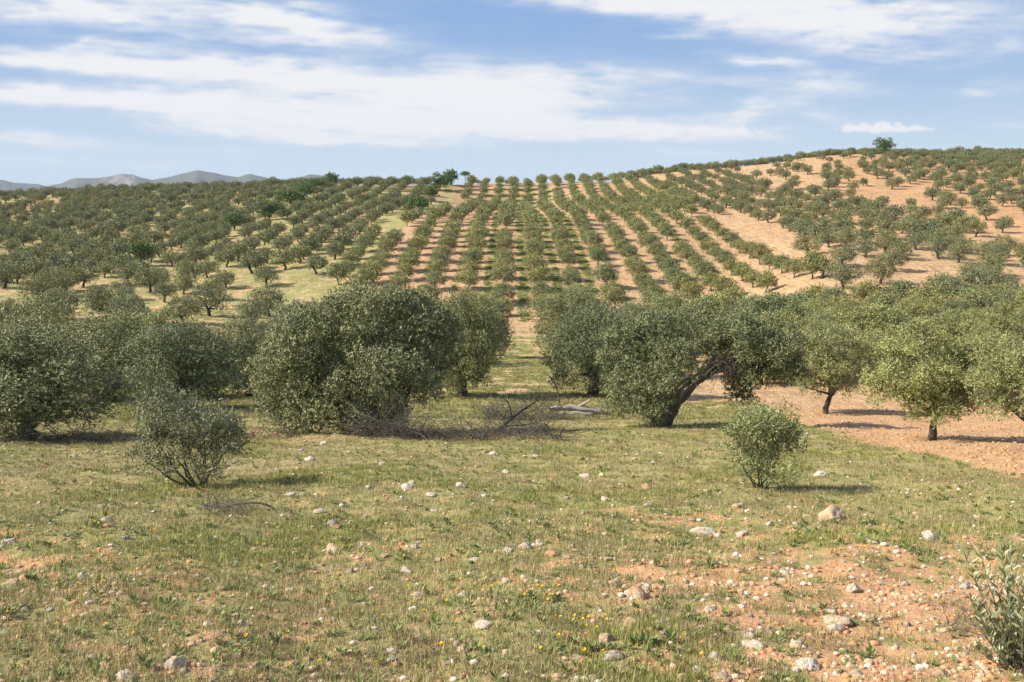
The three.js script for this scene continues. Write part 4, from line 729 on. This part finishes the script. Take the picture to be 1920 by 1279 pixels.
for (const [px, py, s] of [[199, 1186, 1.2], [120, 1165], [107, 1110], [107, 1187, .9], [408, 1171, 1.1], [250, 1200], [28, 986], [44, 988], [178, 980], [160, 1005], [290, 1000], [317, 999], [330, 996], [483, 1023], [495, 1063], [185, 918], [398, 925], [192, 1097], [147, 1106], [622, 1148], [630, 1125], [462, 1207], [543, 1263], [827, 1220, 1.2], [907, 1227], [704, 1254, 1.2], [794, 1153], [766, 1114], [775, 1128], [836, 1137], [857, 1122], [905, 1114], [921, 1110], [905, 1134], [922, 1116], [983, 1130, 1.1], [997, 1122], [1007, 1108], [1016, 1110], [1036, 1124], [1027, 1137], [1077, 1166, 1.1], [1075, 1175], [1092, 1170], [1102, 1174, 1.1], [1098, 1183], [1118, 1188, 1.1], [1047, 1207, 1.2], [1013, 1228], [1095, 1229, 1.1], [1130, 1243], [1137, 1170], [1050, 1171], [719, 1172], [856, 1170], [870, 995], [818, 1004], [812, 1010], [800, 1007], [792, 1014], [825, 942], [870, 944], [979, 947], [1080, 1006], [1059, 1007], [1102, 1006], [918, 1053], [934, 1044], [862, 1091], [757, 1053], [780, 1053], [764, 1093], [695, 1090], [720, 1086], [1256, 1003], [1262, 996], [1663, 1003, 1.1], [1590, 1053], [1620, 1034], [1650, 1033], [1347, 1057], [1583, 1084], [1753, 1078], [1518, 1135, 1.1], [1300, 1036], [1356, 990], [1705, 890], [1700, 884], [1300, 905], [1320, 898], [1314, 1250], [1765, 930], [1810, 938], [1655, 918], [1735, 925], [600, 1262], [1048, 1108], [1200, 1008], [1870, 1012], [1362, 1004], [1500, 1013], [1475, 1030], [540, 1200], [15, 1160]]) flower(px, py, s ?? 1);

{ // labels that single out each stone and flower: by colour and size, by the landmark next to it, then by order
  const MARKS = [[368, 900, 'the wide grey bush'], [1424, 905, 'the pale bush'], [1563, 974, 'the tan boulder'], [880, 828, 'the long twig spread'], [440, 950, 'the arching branch'], [1185, 1172, 'the upright rock'], [1513, 1252, 'the biggest white rock'], [907, 1173, 'the flat white slab'], [983, 1028, 'the three-stone row'], [1317, 997, 'the long flat rock'], [325, 1250, 'the lower-left white rock'], [1860, 1150, 'the corner shoots'], [627, 1034, 'the flat tan rock'], [200, 1108, 'the dark brown stone'], [1742, 1010, 'the angular white rock'], [1240, 800, 'the leaning trunk'], [600, 845, 'the dense clump\'s foot'], [47, 1086, 'the orange left-edge rock'], [762, 1072, 'the grassy middle\'s flat stone']];
  const special = { '1563,974': 'large tan boulder standing out of the grass below the pale bush', '1513,1252': 'biggest white rock, near the bottom edge on reddish soil', '1317,997': 'long flat whitish rock lying in grass below the pale bush', '1185,1172': 'upright grey-tan rock taller than wide, with deep shadow beside it', '907,1173': 'long flat white slab in the grass near the yellow flowers', '1742,1010': 'angular white rock in the grass near the right edge', '200,1108': 'dark brown upright stone in the left of the meadow', '325,1250': 'broad white rock on bare soil at the lower left', '627,1034': 'flat tan rock in the middle of the grass left of center', '1188,1117': 'pale tan block leaning on a smaller block above the upright rock', '47,1086': 'orange rock near the left frame edge', '983,1028': 'largest white stone in the row of three' };
  const bins = new Map();
  for (const p of placed) {
    const key = p.px + ',' + p.py; p.o.name = numbered(p.what === 'stone' ? 'stone' : 'yellow_flower'); p.o.userData.category = p.what; p.o.userData.group = p.what === 'stone' ? 'stones scattered over the meadow' : 'yellow wildflowers in the grass';
    if (special[key] && p.what === 'stone') { p.o.userData.label = special[key]; continue; }
    let best = null, q = 1e9; for (const m of MARKS) { const e = Math.hypot(p.px - m[0], (p.py - m[1]) * 1.3); if (e < q && e > 1) { q = e; best = m; } }
    const dx = p.px - best[0], dy = p.py - best[1], dir = Math.abs(dy) > Math.abs(dx) * 0.7 ? (dy > 0 ? 'below' : 'above') : dx > 0 ? 'right of' : 'left of', size = p.what === 'flower' ? '' : p.w > 24 ? 'large ' : p.w > 13 ? 'mid-sized ' : 'small ';
    const id = `${size}${p.tone} ${p.what}|${dir} ${best[2]}`; if (!bins.has(id)) bins.set(id, []); bins.get(id).push(p);
  }
  for (const [id, list] of bins) { const [what, where] = id.split('|'); list.sort((a, b) => a.px - b.px); list.forEach((p, i) => { p.o.userData.label = list.length === 1 ? `only ${what} in the grass ${where}` : `${what} ${where}, ${i === 0 ? 'leftmost' : i === list.length - 1 ? 'rightmost' : ORD(i + 1) + ' from left'} of its kind`; }); }
}

// ---------------------------------------------------------------- pebbles, clods, grass, weeds
function scatter(name, geometry, material, spots, label, category = 'grass') {
  const im = new THREE.InstancedMesh(geometry, material, spots.length), M = new THREE.Matrix4(), Q = new THREE.Quaternion(), E = new THREE.Euler(), c = new THREE.Color();
  spots.forEach((s, i) => { im.setMatrixAt(i, M.compose(new THREE.Vector3(s.x, s.y, -s.d), Q.setFromEuler(E.set(s.tx ?? 0, s.turn, s.tz ?? 0)), new THREE.Vector3(s.s, s.s * (s.h ?? 1), s.s))); if (s.c) im.setColorAt(i, c.setRGB(...s.c)); });
  im.name = name; im.userData = { kind: 'stuff', label, category }; im.castShadow = im.receiveShadow = true; scene.add(im);
}
const PEB = [0, 1].map((k) => { const g = new THREE.IcosahedronGeometry(1, 1), p = g.attributes.position; for (let i = 0; i < p.count; i++) { const m = 1 + 0.22 * n3(p.getX(i) * 1.3 + k * 9, p.getY(i) * 1.3, p.getZ(i) * 1.3); p.setXYZ(i, p.getX(i) * m, p.getY(i) * m * 0.6, p.getZ(i) * m * 0.85); } g.computeVertexNormals(); return g; });
const PEBMAT = new THREE.MeshStandardMaterial({ color: 0xffffff, roughness: 0.95 });
{
  const r = rng(81), peb = [[], []], clod = [[], []];
  for (let k = 0; k < 42000; k++) {
    const d = 4.5 + 35 * Math.pow(r(), 1.5), x = (r() * 2 - 1) * (0.56 * d + 0.6), [bare, soil] = cover(x, d); if (beyondEdge(x, d) > 0 || r() > 0.1 + bare * 0.9) continue;
    const s = 0.006 + 0.022 * Math.pow(r(), 3) + 0.0002 * d, v = r(), c = v < 0.12 ? [0.56, 0.48, 0.39] : v < 0.4 ? [0.46, 0.34, 0.23] : soil.map((q) => q * (0.8 + 0.4 * r()));
    peb[k & 1].push({ x, d, y: height(x, d) + s * 0.2, s, turn: r() * 6.28, c });
  }
  for (let k = 0; k < 3600; k++) {
    const d = 5 + 33 * Math.pow(r(), 1.1), x = (r() * 2 - 1) * (0.56 * d + 0.6), [bare, soil] = cover(x, d); if (beyondEdge(x, d) > -0.3 || r() > 0.18 + bare * 0.9) continue;
    const s = 0.014 + 0.022 * r() * r() + 0.0005 * d, v = r(); peb[k & 1].push({ x, d, y: height(x, d) + s * 0.35, s, turn: r() * 6.28, c: v < 0.42 ? [0.6, 0.53, 0.43] : v < 0.75 ? [0.52, 0.38, 0.25] : [0.48, 0.29, 0.16] });
  }
  for (let k = 0; k < 24000; k++) {
    const d = 16 + 60 * Math.pow(r(), 1.3), x = d * (0.1 + 0.48 * r()), e = d < 60 ? beyondEdge(x, d) : 1; if (e < 0.1) continue; const [bare, soil] = cover(x, d); if (bare < 0.55) continue;
    const s = 0.012 + 0.05 * Math.pow(r(), 4), g = 0.78 + 0.35 * r(); clod[k & 1].push({ x, d, y: height(x, d) + s * 0.15, s, turn: r() * 6.28, c: r() < 0.04 ? [0.5, 0.4, 0.29] : soil.map((q) => q * g) });
  }
  for (const k of [0, 1]) { scatter(k ? 'gravel_001' : 'gravel', PEB[k], PEBMAT, peb[k], 'small pebbles and crumbs strewn through the grass', 'gravel'); scatter(k ? 'soil_clods_001' : 'soil_clods', PEB[k], PEBMAT, clod[k], 'loose clods of soil on the ploughed track', 'soil'); }
}
function tuft(seed, n, spread, h0, h1, wid, bend, lean) {
  const r = rng(seed), s = new Shape();
  for (let k = 0; k < n; k++) {
    const a = r() * 6.283, q = spread * Math.sqrt(r()), x = Math.cos(a) * q, z = Math.sin(a) * q, h = h0 + (h1 - h0) * r() * r(), b = r() * 6.283, l = lean * r(), w = wid * (0.6 + 0.8 * r()), tx = Math.cos(b) * l * h, tz = Math.sin(b) * l * h, wx = -Math.sin(b + 0.4) * w, wz = Math.cos(b + 0.4) * w, g = 0.75 + 0.5 * r(), c = [g, g, g * (0.9 + 0.2 * r())];
    const m = [x + tx * 0.35, h * 0.6, z + tz * 0.35], t = [x + tx * (1 + bend), h, z + tz * (1 + bend)], i = s.p.length / 3, nx = -Math.cos(b) * 0.6, ny = 0.6, nz = -Math.sin(b) * 0.6;
    s.vert(x - wx, -0.01, z - wz, nx, ny, nz, c); s.vert(x + wx, -0.01, z + wz, nx, ny, nz, c); s.vert(m[0] + wx * 0.8, m[1], m[2] + wz * 0.8, nx, ny, nz, c); s.vert(m[0] - wx * 0.8, m[1], m[2] - wz * 0.8, nx, ny, nz, c); s.vert(t[0], t[1], t[2], nx, ny, nz, c);
    s.i.push(i, i + 1, i + 2, i, i + 2, i + 3, i + 3, i + 2, i + 4);
  }
  return s.build(true);
}
function weed(seed, n, len, wid, lift) { const r = rng(seed), s = new Shape(); for (let k = 0; k < n; k++) { const a = r() * 6.283, e = lift * (0.3 + r()), l = len * (0.6 + 0.7 * r()), g = 0.75 + 0.5 * r(), y = r() * len * lift, q = r() * len * 0.5; s.leaf(Math.cos(a) * q, y, Math.sin(a) * q, Math.cos(a) * l, e * l, Math.sin(a) * l, -Math.sin(a) * wid, wid * (r() - 0.5), Math.cos(a) * wid, [g, g, g]); } return s.build(); }
const BLADE = new THREE.MeshPhysicalMaterial({ vertexColors: true, roughness: 0.8, transmission: 0.25, thickness: 0, side: THREE.DoubleSide });
const GRASS = { fine: [tuft(1, 30, 0.1, 0.015, 0.075, 0.0016, 0.2, 0.8), tuft(2, 30, 0.11, 0.015, 0.09, 0.0016, 0.3, 0.8), tuft(3, 28, 0.09, 0.012, 0.055, 0.002, 0.2, 1.0)], lush: [tuft(4, 40, 0.12, 0.03, 0.16, 0.0028, 0.3, 0.7), tuft(5, 38, 0.13, 0.03, 0.14, 0.003, 0.4, 0.8)], stems: [tuft(6, 9, 0.1, 0.04, 0.19, 0.0011, 0.15, 0.5), tuft(7, 9, 0.12, 0.03, 0.15, 0.0011, 0.2, 0.6)], weed: [weed(8, 26, 0.024, 0.0045, 0.6), weed(9, 30, 0.02, 0.005, 1.1), weed(10, 22, 0.03, 0.005, 0.4)], stalk: [tuft(16, 3, 0.05, 0.16, 0.4, 0.0012, 0.2, 0.4), tuft(17, 4, 0.07, 0.14, 0.34, 0.0012, 0.3, 0.6)], coarse: [tuft(14, 40, 0.3, 0.08, 0.34, 0.011, 0.3, 0.7), tuft(15, 36, 0.28, 0.06, 0.28, 0.012, 0.4, 0.8)] };
{
  const r = rng(83), out = {}; for (const k in GRASS) out[k] = GRASS[k].map(() => []);
  const put = (k, x, d, s, h, c) => { const g = 0.8 + 0.4 * r(); out[k][Math.floor(r() * out[k].length)].push({ x, d, y: height(x, d) - 0.004, s, h, turn: r() * 6.28, tx: (r() - 0.5) * 0.2, tz: (r() - 0.5) * 0.2, c: [c[0] * g, c[1] * g, c[2] * g] }); };
  const greenC = [0.255, 0.24, 0.068], freshC = [0.275, 0.29, 0.06], dryC = [0.42, 0.36, 0.17], ruddyC = [0.32, 0.23, 0.12], weedC = [0.19, 0.235, 0.06];
  const N = 105000, rocks = placed.filter((p) => p.what === 'stone').map((p) => [p.x, p.d, p.rad]);
  for (let k = 0; k < N; k++) {
    const d = 4 + 40 * Math.pow(r(), 1.35), x = (r() * 2 - 1) * (0.58 * d + 0.7), [bare, , , fine, mid] = cover(x, d), e = d > 12 ? beyondEdge(x, d) : -9; if (e > 0.3) continue;
    const dense = 0.9 - sm(0.25, 0.85, bare) * 0.84; if (r() > dense || !clearOf(x, d + 0.04, rocks, 0.03)) continue;
    const lush = fbm(x * 0.18 + 40, d * 0.18, 3) + 0.35 * Math.exp(-(((x + 4.6) / 2.6) ** 2) - (((d - 16) / 4) ** 2)) + 0.3 * sm(-2, 0, e) + 0.25 * Math.exp(-(((d - 36) / 4) ** 2)) * (x > 3 ? 1 : 0), rud = fbm(x * 0.5 + 9, d * 0.5 + 3, 2, n2b), v = r(), big = 1 + 0.012 * d;
    const clump = fbm(x * 0.8 + 70, d * 0.8, 2); if (clump > 0.5 && v < 0.4) put('weed', x, d, (0.9 + 0.7 * r()) * big, 1.1, weedC);
    else if (v < 0.13 + 0.1 * lush) put('weed', x, d, (0.7 + 0.8 * r()) * big, 1, weedC);
    else if (v < 0.3) put('stems', x, d, (0.6 + 0.5 * r()) * big, 1, r() < 0.45 ? ruddyC : dryC);
    else if (lush > 0.28 && v < 0.62) put('lush', x, d, (0.45 + 0.45 * r()) * big, 1, r() < 0.7 ? freshC : greenC);
    else put('fine', x, d, (0.7 + 0.6 * r()) * big, 0.82, r() < 0.54 + 0.4 * lush ? greenC : rud > 0.18 ? ruddyC : dryC);
  }
  for (let k = 0; k < 1500; k++) { const d = 5 + 26 * Math.pow(r(), 1.2), x = (r() * 2 - 1) * (0.57 * d + 0.5); if (fbm(x * 0.4 + 20, d * 0.4, 2) < -0.05 || cover(x, d)[0] > 0.5 || (d > 12 && beyondEdge(x, d) > 0)) continue; put('stalk', x, d, 0.7 + 0.6 * r(), 1, r() < 0.5 ? dryC : ruddyC); }
  // the hollow and the green strips between the rows
  for (let k = 0; k < 60000; k++) { const d = 42 + 120 * Math.pow(r(), 1.2), x = (r() * 2 - 1) * 0.56 * d, [bare, , green] = cover(x, d); if (bare > 0.5 || (d < 60 && beyondEdge(x, d) > 0)) continue; put('coarse', x, d, 0.5 + 0.6 * r(), 0.7, mix3(green, freshC, 0.35)); }
  for (let k = 0; k < 90000; k++) { const d = 148 + 200 * Math.pow(r(), 1.4), x = -34 + 96 * r(); if (inRows(x, d) < 0.5) continue; const [bare, , green] = cover(x, d); if (bare > 0.42) continue; put('coarse', x, d, 0.8 + 0.9 * r(), 0.9, mix3(green, [0.19, 0.25, 0.05], 0.5)); }
  const NAMES = { fine: ['meadow_grass', 'fine grass blades covering the meadow'], lush: ['lush_grass', 'taller fresh green grass in patches'], stalk: ['tall_stalks', 'few tall thin dry stalks standing above the grass'], stems: ['dry_stems', 'thin dry and ruddy stems in the grass'], weed: ['weeds', 'low leafy weeds between the grass'], coarse: ['hollow_grass', 'green grass in the hollow and between the tree rows'] };
  let total = 0;
  for (const k in out) out[k].forEach((list, i) => { total += list.length; scatter(NAMES[k][0] + (i ? '_' + String(i).padStart(3, '0') : ''), GRASS[k][i], BLADE, list, NAMES[k][1]); });
  console.log('grass tufts', total);
}
renderer.render(scene, camera);
